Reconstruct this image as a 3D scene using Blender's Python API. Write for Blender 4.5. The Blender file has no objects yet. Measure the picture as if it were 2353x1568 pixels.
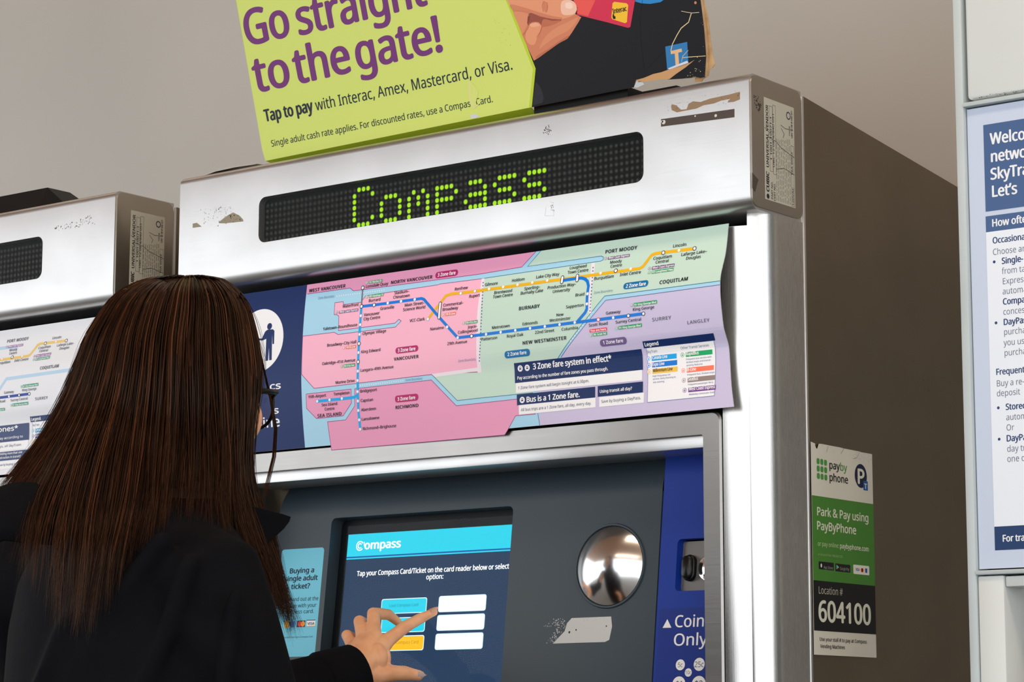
import bpy, bmesh, math, random
import numpy as np
from mathutils import Vector, Matrix
from mathutils.geometry import tessellate_polygon

random.seed(7)
rng = np.random.default_rng(7)
scene = bpy.context.scene
COL = scene.collection

# ------------------------------------------------------------------ camera
W_PX, H_PX, F_PX = 2353.0, 1568.0, 5787.0
YAW, PITCH, ROLL = (math.radians(a) for a in (37.71, 8.94, 0.09))
CAM = np.array([1.63559, -2.59958, 1.06172])


def cam_axes():
    f = np.array([-math.sin(YAW) * math.cos(PITCH), math.cos(YAW) * math.cos(PITCH), math.sin(PITCH)])
    r = np.array([math.cos(YAW), math.sin(YAW), 0.0])
    u = np.cross(r, f)
    return r * math.cos(ROLL) + u * math.sin(ROLL), -r * math.sin(ROLL) + u * math.cos(ROLL), f


RX, UX, FX = cam_axes()
cam_data = bpy.data.cameras.new('camera')
cam_data.sensor_width = 36.0
cam_data.lens = F_PX / W_PX * 36.0
cam_data.clip_start, cam_data.clip_end = 0.05, 200
cam = bpy.data.objects.new('camera', cam_data)
COL.objects.link(cam)
cam.matrix_world = Matrix(((RX[0], UX[0], -FX[0], CAM[0]), (RX[1], UX[1], -FX[1], CAM[1]),
                           (RX[2], UX[2], -FX[2], CAM[2]), (0, 0, 0, 1)))
scene.camera = cam

# ------------------------------------------------------------------ world, lamps, exposure
world = bpy.data.worlds.new('overcast_sky')
scene.world = world
world.use_nodes = True
bg = world.node_tree.nodes['Background']
bg.inputs[0].default_value = (0.94, 0.97, 1.0, 1)
bg.inputs[1].default_value = 2.35


def area(name, loc, rot, sx, sy, power, color):
    d = bpy.data.lights.new(name, 'AREA')
    d.shape = 'RECTANGLE'
    d.size, d.size_y, d.energy, d.color = sx, sy, power, color
    o = bpy.data.objects.new(name, d)
    o.location, o.rotation_euler = loc, rot
    COL.objects.link(o)
    return o


area('unseen_canopy_lamp', (1.0, -0.9, 3.2), (0, 0, 0), 2.6, 0.4, 26, (1.0, 0.80, 0.60))
area('unseen_canopy_lamp', (0.6, -3.2, 3.2), (0, 0, 0), 2.6, 0.4, 16, (1.0, 0.80, 0.60))
area('unseen_canopy_lamp', (-1.3, 0.12, 3.2), (0, 0, 0), 3.6, 0.06, 5, (1.0, 0.82, 0.66))  # unseen strip added to draw a bright line along the header's top edge
scene.view_settings.view_transform = 'Standard'
scene.view_settings.look = 'None'
scene.view_settings.gamma = 1.0
scene.view_settings.use_curve_mapping = False
scene.view_settings.exposure = 0.0

# ------------------------------------------------------------------ picture rays


def ray(px, py):
    return RX * (px - W_PX / 2) / F_PX - UX * (py - H_PX / 2) / F_PX + FX


def on_plane(px, py, o, n):
    d = ray(px, py)
    n = np.asarray(n, float)
    return CAM + d * (((np.asarray(o, float) - CAM) @ n) / (d @ n))


def on_y(px, py, y):
    return on_plane(px, py, (0, y, 0), (0, 1, 0))


# ------------------------------------------------------------------ materials
MATS = {}


def lin(c):
    c = c / 255.0
    return c / 12.92 if c <= 0.04045 else ((c + 0.055) / 1.055) ** 2.4


def rgb(r, g, b):
    return (lin(r), lin(g), lin(b), 1)


def new_mat(name):
    m = bpy.data.materials.new(name)
    m.use_nodes = True
    nt = m.node_tree
    return m, nt, nt.nodes['Principled BSDF']


def ink(r, g, b, rough=0.45, spec=0.28):
    """printed or painted colour"""
    key = ('ink', r, g, b, rough, spec)
    if key not in MATS:
        m, nt, p = new_mat('ink_%d_%d_%d' % (r, g, b))
        p.inputs['Base Color'].default_value = rgb(r, g, b)
        p.inputs['Roughness'].default_value = rough
        p.inputs['Specular IOR Level'].default_value = spec
        MATS[key] = m
    return MATS[key]


def glow(r, g, b, s):
    """something that gives off light: screen pixels, lit diodes"""
    key = ('glow', r, g, b, s)
    if key not in MATS:
        m, nt, p = new_mat('glow_%d_%d_%d' % (r, g, b))
        p.inputs['Base Color'].default_value = (0.004, 0.004, 0.004, 1)
        p.inputs['Roughness'].default_value = 0.6
        p.inputs['Specular IOR Level'].default_value = 0.1
        p.inputs['Emission Color'].default_value = rgb(r, g, b)
        p.inputs['Emission Strength'].default_value = s
        MATS[key] = m
    return MATS[key]


def noise_bump(nt, p, scale, strength, dist=0.001, vec_scale=(1, 1, 1), detail=4):
    tc = nt.nodes.new('ShaderNodeTexCoord')
    mp = nt.nodes.new('ShaderNodeMapping')
    mp.inputs['Scale'].default_value = vec_scale
    nz = nt.nodes.new('ShaderNodeTexNoise')
    nz.inputs['Scale'].default_value = scale
    nz.inputs['Detail'].default_value = detail
    bp = nt.nodes.new('ShaderNodeBump')
    bp.inputs['Strength'].default_value = strength
    bp.inputs['Distance'].default_value = dist
    nt.links.new(tc.outputs['Object'], mp.inputs[0])
    nt.links.new(mp.outputs[0], nz.inputs['Vector'])
    nt.links.new(nz.outputs[0], bp.inputs['Height'])
    nt.links.new(bp.outputs[0], p.inputs['Normal'])
    return nz


def ramp_color(nt, fac, c0, c1, p0=0.3, p1=0.7):
    r = nt.nodes.new('ShaderNodeValToRGB')
    r.color_ramp.elements[0].position, r.color_ramp.elements[1].position = p0, p1
    r.color_ramp.elements[0].color, r.color_ramp.elements[1].color = c0, c1
    nt.links.new(fac, r.inputs[0])
    return r


def steel(name, base=(0.60, 0.60, 0.597), rough=0.38, vec=(1, 1, 60), var=0.08):
    """brushed stainless steel with fine grain and smudges"""
    m, nt, p = new_mat(name)
    p.inputs['Metallic'].default_value = 1.0
    tc = nt.nodes.new('ShaderNodeTexCoord')
    mp = nt.nodes.new('ShaderNodeMapping')
    mp.inputs['Scale'].default_value = vec
    nz = nt.nodes.new('ShaderNodeTexNoise')
    nz.inputs['Scale'].default_value = 14
    nz.inputs['Detail'].default_value = 5
    nt.links.new(tc.outputs['Object'], mp.inputs[0])
    nt.links.new(mp.outputs[0], nz.inputs['Vector'])
    sm = nt.nodes.new('ShaderNodeTexNoise')
    sm.inputs['Scale'].default_value = 9
    sm.inputs['Detail'].default_value = 6
    nt.links.new(tc.outputs['Object'], sm.inputs['Vector'])
    b = np.array(base)
    r = ramp_color(nt, sm.outputs[0], tuple(b * (1 - var)) + (1,), tuple(np.minimum(b * (1 + var * .4), 1)) + (1,))
    nt.links.new(r.outputs[0], p.inputs['Base Color'])
    mr = nt.nodes.new('ShaderNodeMapRange')
    mr.inputs['To Min'].default_value, mr.inputs['To Max'].default_value = rough - 0.06, rough + 0.06
    nt.links.new(nz.outputs[0], mr.inputs['Value'])
    nt.links.new(mr.outputs[0], p.inputs['Roughness'])
    bp = nt.nodes.new('ShaderNodeBump')
    bp.inputs['Strength'].default_value = 0.06
    bp.inputs['Distance'].default_value = 0.0006
    nt.links.new(nz.outputs[0], bp.inputs['Height'])
    nt.links.new(bp.outputs[0], p.inputs['Normal'])
    return m


def painted(name, c0, c1, rough, scale=6, bump=0.1, spec=0.5, vec=(1, 1, 1)):
    m, nt, p = new_mat(name)
    nz = noise_bump(nt, p, scale * 12, bump, vec_scale=vec)
    n2 = nt.nodes.new('ShaderNodeTexNoise')
    n2.inputs['Scale'].default_value = scale
    n2.inputs['Detail'].default_value = 6
    tc = nt.nodes.new('ShaderNodeTexCoord')
    nt.links.new(tc.outputs['Object'], n2.inputs['Vector'])
    r = ramp_color(nt, n2.outputs[0], c0, c1)
    nt.links.new(r.outputs[0], p.inputs['Base Color'])
    p.inputs['Roughness'].default_value = rough
    p.inputs['Specular IOR Level'].default_value = spec
    return m


def glass(name, ior=1.45, tint=(1, 1, 1, 1)):
    """thin clear pane: see-through with a Fresnel reflection"""
    m = bpy.data.materials.new(name)
    m.use_nodes = True
    nt = m.node_tree
    nt.nodes.clear()
    out = nt.nodes.new('ShaderNodeOutputMaterial')
    mix = nt.nodes.new('ShaderNodeMixShader')
    fr = nt.nodes.new('ShaderNodeFresnel')
    fr.inputs['IOR'].default_value = ior
    tr = nt.nodes.new('ShaderNodeBsdfTransparent')
    tr.inputs[0].default_value = tint
    gl = nt.nodes.new('ShaderNodeBsdfGlossy')
    gl.inputs['Roughness'].default_value = 0.04
    ge = nt.nodes.new('ShaderNodeNewGeometry')
    inv = nt.nodes.new('ShaderNodeMath')
    inv.operation = 'SUBTRACT'
    inv.inputs[0].default_value = 1.0
    mul = nt.nodes.new('ShaderNodeMath')
    mul.operation = 'MULTIPLY'
    nt.links.new(ge.outputs['Backfacing'], inv.inputs[1])
    nt.links.new(fr.outputs[0], mul.inputs[0])
    nt.links.new(inv.outputs[0], mul.inputs[1])
    nt.links.new(mul.outputs[0], mix.inputs[0])
    nt.links.new(tr.outputs[0], mix.inputs[1])
    nt.links.new(gl.outputs[0], mix.inputs[2])
    nt.links.new(mix.outputs[0], out.inputs[0])
    return m


M_STEEL = steel('brushed_steel')
M_STEEL_DULL = steel('dull_steel', (0.44, 0.395, 0.335), 0.32, (1, 1, 60))
M_PILLAR = steel('pillar_steel', (0.62, 0.61, 0.59), 0.27, (60, 60, 1))
M_FRAME_STEEL = steel('frame_steel', (0.36, 0.35, 0.335), 0.36, (1, 1, 60))
M_PLATE = steel('plate_steel', (0.20, 0.192, 0.18), 0.4, (1, 1, 1))
M_STEEL_SIDE_SHADED = steel('side_steel_shaded', (0.25, 0.205, 0.15), 0.36, (60, 60, 1))  # same steel with the sides' dark reflection put into its base colour
M_CHROME = steel('polished_steel', (0.86, 0.86, 0.86), 0.12, (1, 1, 1), 0.2)
M_PANEL = painted('charcoal_plastic', rgb(46, 58, 66), rgb(50, 62, 70), 0.38, 5, 0.05, 0.4)
M_BLUE = painted('royal_blue_plastic', rgb(14, 48, 140), rgb(16, 54, 150), 0.4, 5, 0.03, 0.3)
M_BLACK = painted('black_plastic', rgb(6, 6, 7), rgb(10, 10, 11), 0.5, 6, 0.04, 0.2)
M_DARK = ink(6, 7, 7, 0.8, 0.1)
M_RUBBER = ink(10, 11, 13, 0.3, 0.35)

# ------------------------------------------------------------------ object helpers


def tag(o, label=None, cat=None, group=None, kind=None):
    for k, v in (('label', label), ('category', cat), ('group', group), ('kind', kind)):
        if v:
            o[k] = v
    return o


def empty(name, loc):
    o = bpy.data.objects.new(name, None)
    o.empty_display_size = 0.1
    COL.objects.link(o)
    o.location = loc
    return o


def link(name, me, parent=None, mats=None, smooth=None):
    """one mesh object; the mesh is given in world coordinates"""
    if mats is not None:
        for m in (mats if isinstance(mats, (list, tuple)) else [mats]):
            me.materials.append(m)
    o = bpy.data.objects.new(name, me)
    COL.objects.link(o)
    if parent is not None:
        o.parent = parent
        p, mt = parent, Vector((0, 0, 0))
        while p is not None:
            mt += Vector(p.location)
            p = p.parent
        o.location = -mt + Vector((0, 0, 0))
    if smooth is not None:
        me.polygons.foreach_set('use_smooth', [True] * len(me.polygons))
        if smooth < 180:
            me.set_sharp_from_angle(angle=math.radians(smooth))
    return o


def bm_mesh(bm, name='mesh', normals=True):
    if normals:
        bmesh.ops.recalc_face_normals(bm, faces=bm.faces)
    me = bpy.data.meshes.new(name)
    bm.to_mesh(me)
    bm.free()
    return me


def add_box(bm, lo, hi, bevel=0.0, seg=2):
    lo, hi = np.minimum(lo, hi), np.maximum(lo, hi)
    vs = [bm.verts.new((x, y, z)) for x in (lo[0], hi[0]) for y in (lo[1], hi[1]) for z in (lo[2], hi[2])]
    fs = [bm.faces.new([vs[i] for i in f]) for f in ((0, 1, 3, 2), (4, 6, 7, 5), (0, 4, 5, 1), (2, 3, 7, 6), (0, 2, 6, 4), (1, 5, 7, 3))]
    if bevel:
        es = list({e for f in fs for e in f.edges})
        bmesh.ops.bevel(bm, geom=es, offset=bevel, segments=seg, profile=0.5, affect='EDGES')


def box(name, lo, hi, mat, parent=None, bevel=0.0, seg=2):
    bm = bmesh.new()
    add_box(bm, lo, hi, bevel, seg)
    return link(name, bm_mesh(bm), parent, mat, 40 if bevel else None)


def extrude_x(bm, prof, x0, x1):
    """closed (y, z) profile swept along X"""
    a = [bm.verts.new((x0, y, z)) for y, z in prof]
    b = [bm.verts.new((x1, y, z)) for y, z in prof]
    n = len(prof)
    for i in range(n):
        bm.faces.new((a[i], a[(i + 1) % n], b[(i + 1) % n], b[i]))
    bm.faces.new(a)
    bm.faces.new(list(reversed(b)))


def extrude_z(bm, prof, z0, z1):
    a = [bm.verts.new((x, y, z0)) for x, y in prof]
    b = [bm.verts.new((x, y, z1)) for x, y in prof]
    n = len(prof)
    for i in range(n):
        bm.faces.new((a[i], a[(i + 1) % n], b[(i + 1) % n], b[i]))
    bm.faces.new(a)
    bm.faces.new(list(reversed(b)))


def arc(cx, cy, r, a0, a1, n=6):
    return [(cx + r * math.cos(math.radians(a0 + (a1 - a0) * i / n)), cy + r * math.sin(math.radians(a0 + (a1 - a0) * i / n)))
            for i in range(n + 1)]


def rrect(x0, y0, x1, y1, r, n=5):
    return (arc(x1 - r, y1 - r, r, 0, 90, n) + arc(x0 + r, y1 - r, r, 90, 180, n) +
            arc(x0 + r, y0 + r, r, 180, 270, n) + arc(x1 - r, y0 + r, r, 270, 360, n))


def ring_faces(bm, outer, inner, to3):
    """flat face with a hole between two outlines given in 2D; returns both vertex rings"""
    vo = [bm.verts.new(to3(*p)) for p in outer]
    vi = [bm.verts.new(to3(*p)) for p in inner]
    tri = tessellate_polygon([[Vector((p[0], p[1], 0)) for p in outer], [Vector((p[0], p[1], 0)) for p in inner]])
    al = vo + vi
    for t in tri:
        if len(set(t)) == 3:
            try:
                bm.faces.new([al[i] for i in t])
            except ValueError:
                pass
    return vo, vi


def skirt(bm, ring, move):
    new = [bm.verts.new(Vector(move(*v.co))) for v in ring]
    n = len(ring)
    for i in range(n):
        bm.faces.new((ring[i], ring[(i + 1) % n], new[(i + 1) % n], new[i]))
    return new


def frame_at(pts, i):
    a, b = pts[max(i - 1, 0)], pts[min(i + 1, len(pts) - 1)]
    t = np.array(b) - np.array(a)
    return t / (np.linalg.norm(t) + 1e-12)


def add_tube(bm, pts, radii, seg=10, cap=True, flat=None):
    """tapering round tube along a path (parallel transport), closed by domed ends"""
    pts = [np.array(p, float) for p in pts]
    if not hasattr(radii, '__len__'):
        radii = [radii] * len(pts)
    radii = list(radii)
    if cap:
        P, R = [], []
        t0, t1 = frame_at(pts, 0), frame_at(pts, len(pts) - 1)
        for k in (0.02, 0.4, 0.75):
            a = k * math.pi / 2
            P.append(pts[0] - t0 * radii[0] * math.cos(a))
            R.append(radii[0] * max(math.sin(a), 0.03))
        P += pts
        R += radii
        for k in (0.75, 0.4, 0.02):
            a = k * math.pi / 2
            P.append(pts[-1] + t1 * radii[-1] * math.cos(a))
            R.append(radii[-1] * max(math.sin(a), 0.03))
        pts, radii = P, R
    t = frame_at(pts, 0)
    u = np.cross(t, (0.31, 0.22, 0.93) if abs(t[2]) < 0.9 else (1, 0.1, 0))
    u /= np.linalg.norm(u)
    rings = []
    for i, p in enumerate(pts):
        t = frame_at(pts, i)
        u = u - t * (u @ t)
        u /= np.linalg.norm(u)
        w = np.cross(t, u)
        rings.append([bm.verts.new(tuple(p + radii[i] * (u * math.cos(2 * math.pi * k / seg) + w * math.sin(2 * math.pi * k / seg)))) for k in range(seg)])
    for a, b in zip(rings, rings[1:]):
        for k in range(seg):
            bm.faces.new((a[k], a[(k + 1) % seg], b[(k + 1) % seg], b[k]))
    bm.faces.new(list(reversed(rings[0])))
    bm.faces.new(rings[-1])


def add_ball(bm, c, r, u=16, v=10):
    r = (r, r, r) if not hasattr(r, '__len__') else r
    m = Matrix.Translation(Vector(c)) @ Matrix.Diagonal((r[0], r[1], r[2], 1))
    bmesh.ops.create_uvsphere(bm, u_segments=u, v_segments=v, radius=1, matrix=m)


def add_loft(bm, rings):
    """closed surface through equal-length rings of points"""
    vr = [[bm.verts.new(tuple(p)) for p in r] for r in rings]
    n = len(vr[0])
    for a, b in zip(vr, vr[1:]):
        for k in range(n):
            bm.faces.new((a[k], a[(k + 1) % n], b[(k + 1) % n], b[k]))
    bm.faces.new(list(reversed(vr[0])))
    bm.faces.new(vr[-1])


def ell_ring(c, rx, ry, ang=0.0, n=28):
    ca, sa = math.cos(ang), math.sin(ang)
    return [(c[0] + rx * math.cos(t) * ca - ry * math.sin(t) * sa, c[1] + rx * math.cos(t) * sa + ry * math.sin(t) * ca, c[2])
            for t in np.linspace(0, 2 * math.pi, n, endpoint=False)]


def fuse(bm, voxel, smooth=6, factor=0.5):
    """melt overlapping closed shapes into one continuous skin"""
    me = bm_mesh(bm)
    o = bpy.data.objects.new('fuse', me)
    COL.objects.link(o)
    m = o.modifiers.new('r', 'REMESH')
    m.mode, m.voxel_size = 'VOXEL', voxel
    s = o.modifiers.new('s', 'SMOOTH')
    s.iterations, s.factor = smooth, factor
    bpy.context.view_layer.update()
    dg = bpy.context.evaluated_depsgraph_get()
    out = bpy.data.meshes.new_from_object(o.evaluated_get(dg))
    bpy.data.objects.remove(o)
    bpy.data.meshes.remove(me)
    return out


def catmull(xs, ys, x):
    """smooth curve through knots (xs rising)"""
    x = float(np.clip(x, xs[0], xs[-1]))
    i = int(np.clip(np.searchsorted(xs, x) - 1, 0, len(xs) - 2))
    h = xs[i + 1] - xs[i]
    t = (x - xs[i]) / h

    def sl(k):
        a, b = max(k - 1, 0), min(k + 1, len(xs) - 1)
        return (ys[b] - ys[a]) / (xs[b] - xs[a])
    m0, m1 = sl(i) * h, sl(i + 1) * h
    return ((2 * t ** 3 - 3 * t ** 2 + 1) * ys[i] + (t ** 3 - 2 * t ** 2 + t) * m0 + (-2 * t ** 3 + 3 * t ** 2) * ys[i + 1] + (t ** 3 - t ** 2) * m1)


# ------------------------------------------------------------------ printed artwork on surfaces
FONT = None
try:
    import os
    FONT = bpy.data.fonts.load(os.path.join(bpy.utils.system_resource('DATAFILES', path='fonts'), 'NotoSansHebrew-Regular.woff2'))
except Exception:
    FONT = None
GLYPHS = {}


def glyphs(body, spacing=1.0, res=3):
    key = (body, spacing, res)
    if key not in GLYPHS:
        c = bpy.data.curves.new('t', 'FONT')
        c.body = body
        c.resolution_u = res
        c.space_character = spacing
        if FONT:
            c.font = FONT
        o = bpy.data.objects.new('t', c)
        me = bpy.data.meshes.new_from_object(o)
        co = np.zeros(len(me.vertices) * 3)
        me.vertices.foreach_get('co', co)
        co = co.reshape(-1, 3)[:, :2]
        fs = [tuple(p.vertices) for p in me.polygons]
        bpy.data.objects.remove(o)
        bpy.data.curves.remove(c)
        bpy.data.meshes.remove(me)
        GLYPHS[key] = (co, fs)
    return GLYPHS[key]


CAPH = 1.0
_c, _f = glyphs('H')
CAPH = float(_c[:, 1].max())


class Flat:
    """plane with origin o and unit axes u (text direction), v (text up); n points at the reader"""

    def __init__(s, o, u, v):
        s.o, s.u, s.v = (np.array(a, float) for a in (o, u, v))
        s.n = np.cross(s.u, s.v)

    def fp(s, px, py):
        p = on_plane(px, py, s.o, s.n) - s.o
        return np.array([p @ s.u, p @ s.v])

    def at(s, u, v, off=0.0):
        return s.o + s.u * u + s.v * v + s.n * off


class Bent:
    """upright sheet y = f(x, z): u = x, v = z"""

    def __init__(s, f, dx=0.0):
        s.f, s.dx = f, dx

    def fp(s, px, py):
        y = 0.02
        for _ in range(12):
            p = on_y(px, py, y)
            y = 0.5 * y + 0.5 * s.f(p[0] - s.dx, p[2])
        return np.array([p[0] - s.dx, p[2]])

    def at(s, u, v, off=0.0):
        return np.array([u + s.dx, s.f(u, v) - off, v])


class Art:
    def __init__(s, surf):
        s.s = surf
        s.v, s.f, s.fm, s.mats, s.small = [], [], [], [], []

    def mi(s, mat):
        if mat not in s.mats:
            s.mats.append(mat)
        return s.mats.index(mat)

    def add(s, uv, faces, mat, L, small=False):
        b = len(s.v)
        s.v += [(float(p[0]), float(p[1]), L) for p in uv]
        k = s.mi(mat)
        for f in faces:
            s.f.append(tuple(b + i for i in f))
            s.fm.append(k)
            s.small.append(small)

    def px(s, pts):
        return [s.s.fp(*p) for p in pts]

    def scale(s, px, py):
        a, b = s.s.fp(px, py), s.s.fp(px, py - 10)
        return float(np.linalg.norm(b - a)) / 10

    def polyuv(s, uv, mat, L=1):
        tri = tessellate_polygon([[Vector((float(p[0]), float(p[1]), 0)) for p in uv]])
        s.add(uv, [t for t in tri if len(set(t)) == 3], mat, L)

    def poly(s, pts, mat, L=1):
        s.polyuv(s.px(pts), mat, L)

    def rect(s, x0, y0, x1, y1, mat, L=2, r=0.0):
        """upright box between two picture points (bottom-left, top-right)"""
        a, b = s.s.fp(x0, y0), s.s.fp(x1, y1)
        s.rectuv(a[0], a[1], b[0], b[1], mat, L, r)

    def rectuv(s, u0, v0, u1, v1, mat, L=2, r=0.0):
        u0, u1, v0, v1 = min(u0, u1), max(u0, u1), min(v0, v1), max(v0, v1)
        if r:
            r = min(r, (u1 - u0) / 2.001, (v1 - v0) / 2.001)
            s.polyuv(rrect(u0, v0, u1, v1, r, 6), mat, L)
        else:
            s.polyuv([(u0, v0), (u1, v0), (u1, v1), (u0, v1)], mat, L)

    def disc(s, px, py, r_px, mat, L=6, ry=None):
        c = s.s.fp(px, py)
        r = r_px * s.scale(px, py)
        s.discuv(c[0], c[1], r, mat, L, (ry * s.scale(px, py)) if ry else None, 56 if r_px > 10 else 20)

    def discuv(s, u, v, r, mat, L=6, ry=None, n=20):
        ry = ry or r
        s.add([(u + r * math.cos(2 * math.pi * i / n), v + ry * math.sin(2 * math.pi * i / n)) for i in range(n)], [tuple(range(n))], mat, L)

    def lineuv(s, uv, w, mat, L=5, closed=False):
        uv = [np.array(p) for p in uv]
        n = len(uv)
        left, right = [], []
        for i in range(n):
            if closed:
                a, b = uv[i - 1], uv[(i + 1) % n]
            else:
                a, b = uv[max(i - 1, 0)], uv[min(i + 1, n - 1)]
            d1, d2 = uv[i] - a, b - uv[i]
            d1 = d1 / (np.linalg.norm(d1) + 1e-12)
            d2 = d2 / (np.linalg.norm(d2) + 1e-12)
            d = d1 + d2
            d = d / (np.linalg.norm(d) + 1e-12)
            nn = np.array([-d[1], d[0]])
            ref = d2 if np.linalg.norm(d2) > .5 else d1
            k = 1 / max(abs(nn @ np.array([-ref[1], ref[0]])), 0.5)
            left.append(uv[i] + nn * w / 2 * k)
            right.append(uv[i] - nn * w / 2 * k)
        idx = [(i, (i + 1) % n) for i in range(n if closed else n - 1)]
        s.add(left + right, [(i, j, n + j, n + i) for i, j in idx], mat, L)

    def line(s, pts, w_px, mat, L=5, closed=False):
        s.lineuv(s.px(pts), w_px * s.scale(*pts[len(pts) // 2]), mat, L, closed)

    def text(s, body, x0, y0, x1, cap, mat, L=8, bold=0.0, spacing=1.0, shear=0.0, hm=None, cond=None, align='l'):
        """baseline starts at picture point (x0, y0); fitted in width to picture point x1 when given"""
        o = s.s.fp(x0, y0)
        h = hm or cap * s.scale(x0, y0)
        co, fs = glyphs(body, spacing)
        if not len(co):
            return
        k = h / CAPH
        if isinstance(x1, tuple):
            wid = s.s.fp(*x1)[0] - o[0]
        elif x1 is not None:
            y = y0
            for _ in range(4):
                q = s.s.fp(x1, y)
                y += (q[1] - o[1]) / s.scale(x1, y)
            wid = s.s.fp(x1, y)[0] - o[0]
        else:
            wid = None
        lo, hi = co[:, 0].min(), co[:, 0].max()
        kx = wid / (hi - lo) if wid else k * (cond or 0.92)
        uv = np.stack([o[0] + (co[:, 0] - (lo if wid else 0)) * kx + co[:, 1] * k * shear, o[1] + co[:, 1] * k], 1)
        if align == 'c':
            uv[:, 0] -= (hi + lo) / 2 * kx
        d = bold * h
        shifts = [(0, 0)] if not d else [(0, 0), (-d, 0), (d, 0), (0, d * .6), (0, -d * .6)]
        for i, (a, b) in enumerate(shifts):
            s.add(uv + (a, b), fs, mat, L + 0.1 * i, True)

    def build(s, name, parent=None, cuts=None, base=0.0, step=0.00006):
        bm = bmesh.new()

        def put(want):
            vs = {}
            for f, k, sm in zip(s.f, s.fm, s.small):
                if sm != want and cuts is not None:
                    continue
                for i in f:
                    if i not in vs:
                        vs[i] = bm.verts.new(s.v[i])
                try:
                    bf = bm.faces.new([vs[i] for i in f])
                    bf.material_index = k
                except ValueError:
                    pass
        put(False)
        if cuts is not None:
            for c in cuts[0]:
                bmesh.ops.bisect_plane(bm, geom=bm.verts[:] + bm.edges[:] + bm.faces[:], plane_co=(0, c, 0), plane_no=(0, 1, 0))
            for c in cuts[1]:
                bmesh.ops.bisect_plane(bm, geom=bm.verts[:] + bm.edges[:] + bm.faces[:], plane_co=(c, 0, 0), plane_no=(1, 0, 0))
            put(True)
        for v in bm.verts:
            v.co = Vector(s.s.at(v.co.x, v.co.y, base + v.co.z * step))
        me = bm_mesh(bm, name, normals=False)
        return link(name, me, parent, s.mats)


def crop(x0, y0, k):
    """coordinates read off an enlarged crop of the photograph"""
    return lambda x, y: (x0 + x / k, y0 + y / k)


Z2, Z3 = crop(1100, 0, 2.9413), crop(1500, 0, 2.7585)
Z1 = crop(500, 0, 2.9413)
Z4 = crop(0, 350, 3.3614)
Z5, Z6, Z7, Z8 = crop(500, 450, 3.92), crop(1000, 500, 3.3614), crop(600, 750, 3.9217), crop(1100, 700, 3.9217)
ZC = crop(1100, 1000, 2.76)
ZS = crop(600, 1100, 3.3508)
ZL = crop(1460, 760, 7.8417)
ZM = crop(1380, 550, 8.4036)

# ================================================================== the setting
M_WALL = painted('grey_beige_wall', rgb(176, 173, 166), rgb(188, 184, 176), 0.5, 1.2, 0.2)
M_FLOOR = painted('concrete_floor', rgb(92, 88, 82), rgb(112, 107, 100), 0.6, 3, 0.3)
M_CEIL = painted('canopy_soffit', rgb(156, 114, 84), rgb(168, 124, 92), 0.6, 2, 0.1)


def struct(name, lo, hi, mat):
    return tag(box(name, lo, hi, mat), kind='structure')


struct('floor', (-7, -9, -0.1), (4.5, 0.9, 0.0), M_FLOOR)
struct('wall_back', (-7, 0.78, 0.0), (4.5, 0.9, 3.3), M_WALL)
struct('ceiling', (-7, -4.6, 3.3), (4.5, 0.9, 3.4), M_CEIL)

# ================================================================== ticket machines
PITCH_X = 1.137                       # distance between neighbouring machines
Y_LED = 0.012
TILT = 0.114                          # the front panel leans back
PZ, PY = 1.425, 0.100


def panel_y(z):
    return PY + (z - PZ) * TILT


pn = np.array([1.0, 0, 0])
pv = np.array([0, TILT, 1.0]) / math.hypot(1, TILT)
PANEL = Flat((0, PY, PZ), pn, pv)
SCREEN = Flat(np.array([0, PY, PZ]) - PANEL.n * 0.020, pn, pv)
FACE = Flat((0, 0, 0), (1, 0, 0), (0, 0, 1))
SIDE = Flat((0, 0, 0), (0, 1, 0), (0, 0, 1))


def offset_mesh(o, dx):
    """move a finished piece sideways to the neighbouring machine"""
    if dx:
        o.data.transform(Matrix.Translation((dx, 0, 0)))
    return o


LETTERS = {
    'C': ((0, '123'), (1, '04'), (2, '0'), (3, '0'), (4, '0'), (5, '04'), (6, '123')),
    'o': ((2, '123'), (3, '04'), (4, '04'), (5, '04'), (6, '123')),
    'm': ((2, '13'), (3, '024'), (4, '024'), (5, '04'), (6, '04')),
    'p': ((2, '0123'), (3, '04'), (4, '0123'), (5, '0'), (6, '0')),
    'a': ((2, '123'), (3, '4'), (4, '1234'), (5, '04'), (6, '1234')),
    's': ((2, '1234'), (3, '0'), (4, '123'), (5, '4'), (6, '0123'))}


def speckle(art, poly_px, n, mat, L=2, size=(0.6, 2.2), seed=1):
    """ragged flecks of old glue or paint inside a picture-space outline"""
    r = random.Random(seed)
    uv = [tuple(p) for p in art.px(poly_px)]
    xs, ys = [p[0] for p in uv], [p[1] for p in uv]
    sc = art.scale(*poly_px[0])

    def inside(x, y):
        c, j = False, len(uv) - 1
        for i in range(len(uv)):
            if (uv[i][1] > y) != (uv[j][1] > y) and x < (uv[j][0] - uv[i][0]) * (y - uv[i][1]) / (uv[j][1] - uv[i][1]) + uv[i][0]:
                c = not c
            j = i
        return c
    k = 0
    while k < n:
        x, y = r.uniform(min(xs), max(xs)), r.uniform(min(ys), max(ys))
        k += 1
        if inside(x, y):
            s = r.uniform(*size) * sc
            m = r.randint(5, 7)
            a0 = r.uniform(0, 6.28)
            art.polyuv([(x + s * r.uniform(.4, 1) * math.cos(a0 + 6.283 * i / m), y + s * r.uniform(.4, 1) * math.sin(a0 + 6.283 * i / m)) for i in range(m)], mat, L)


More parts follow.
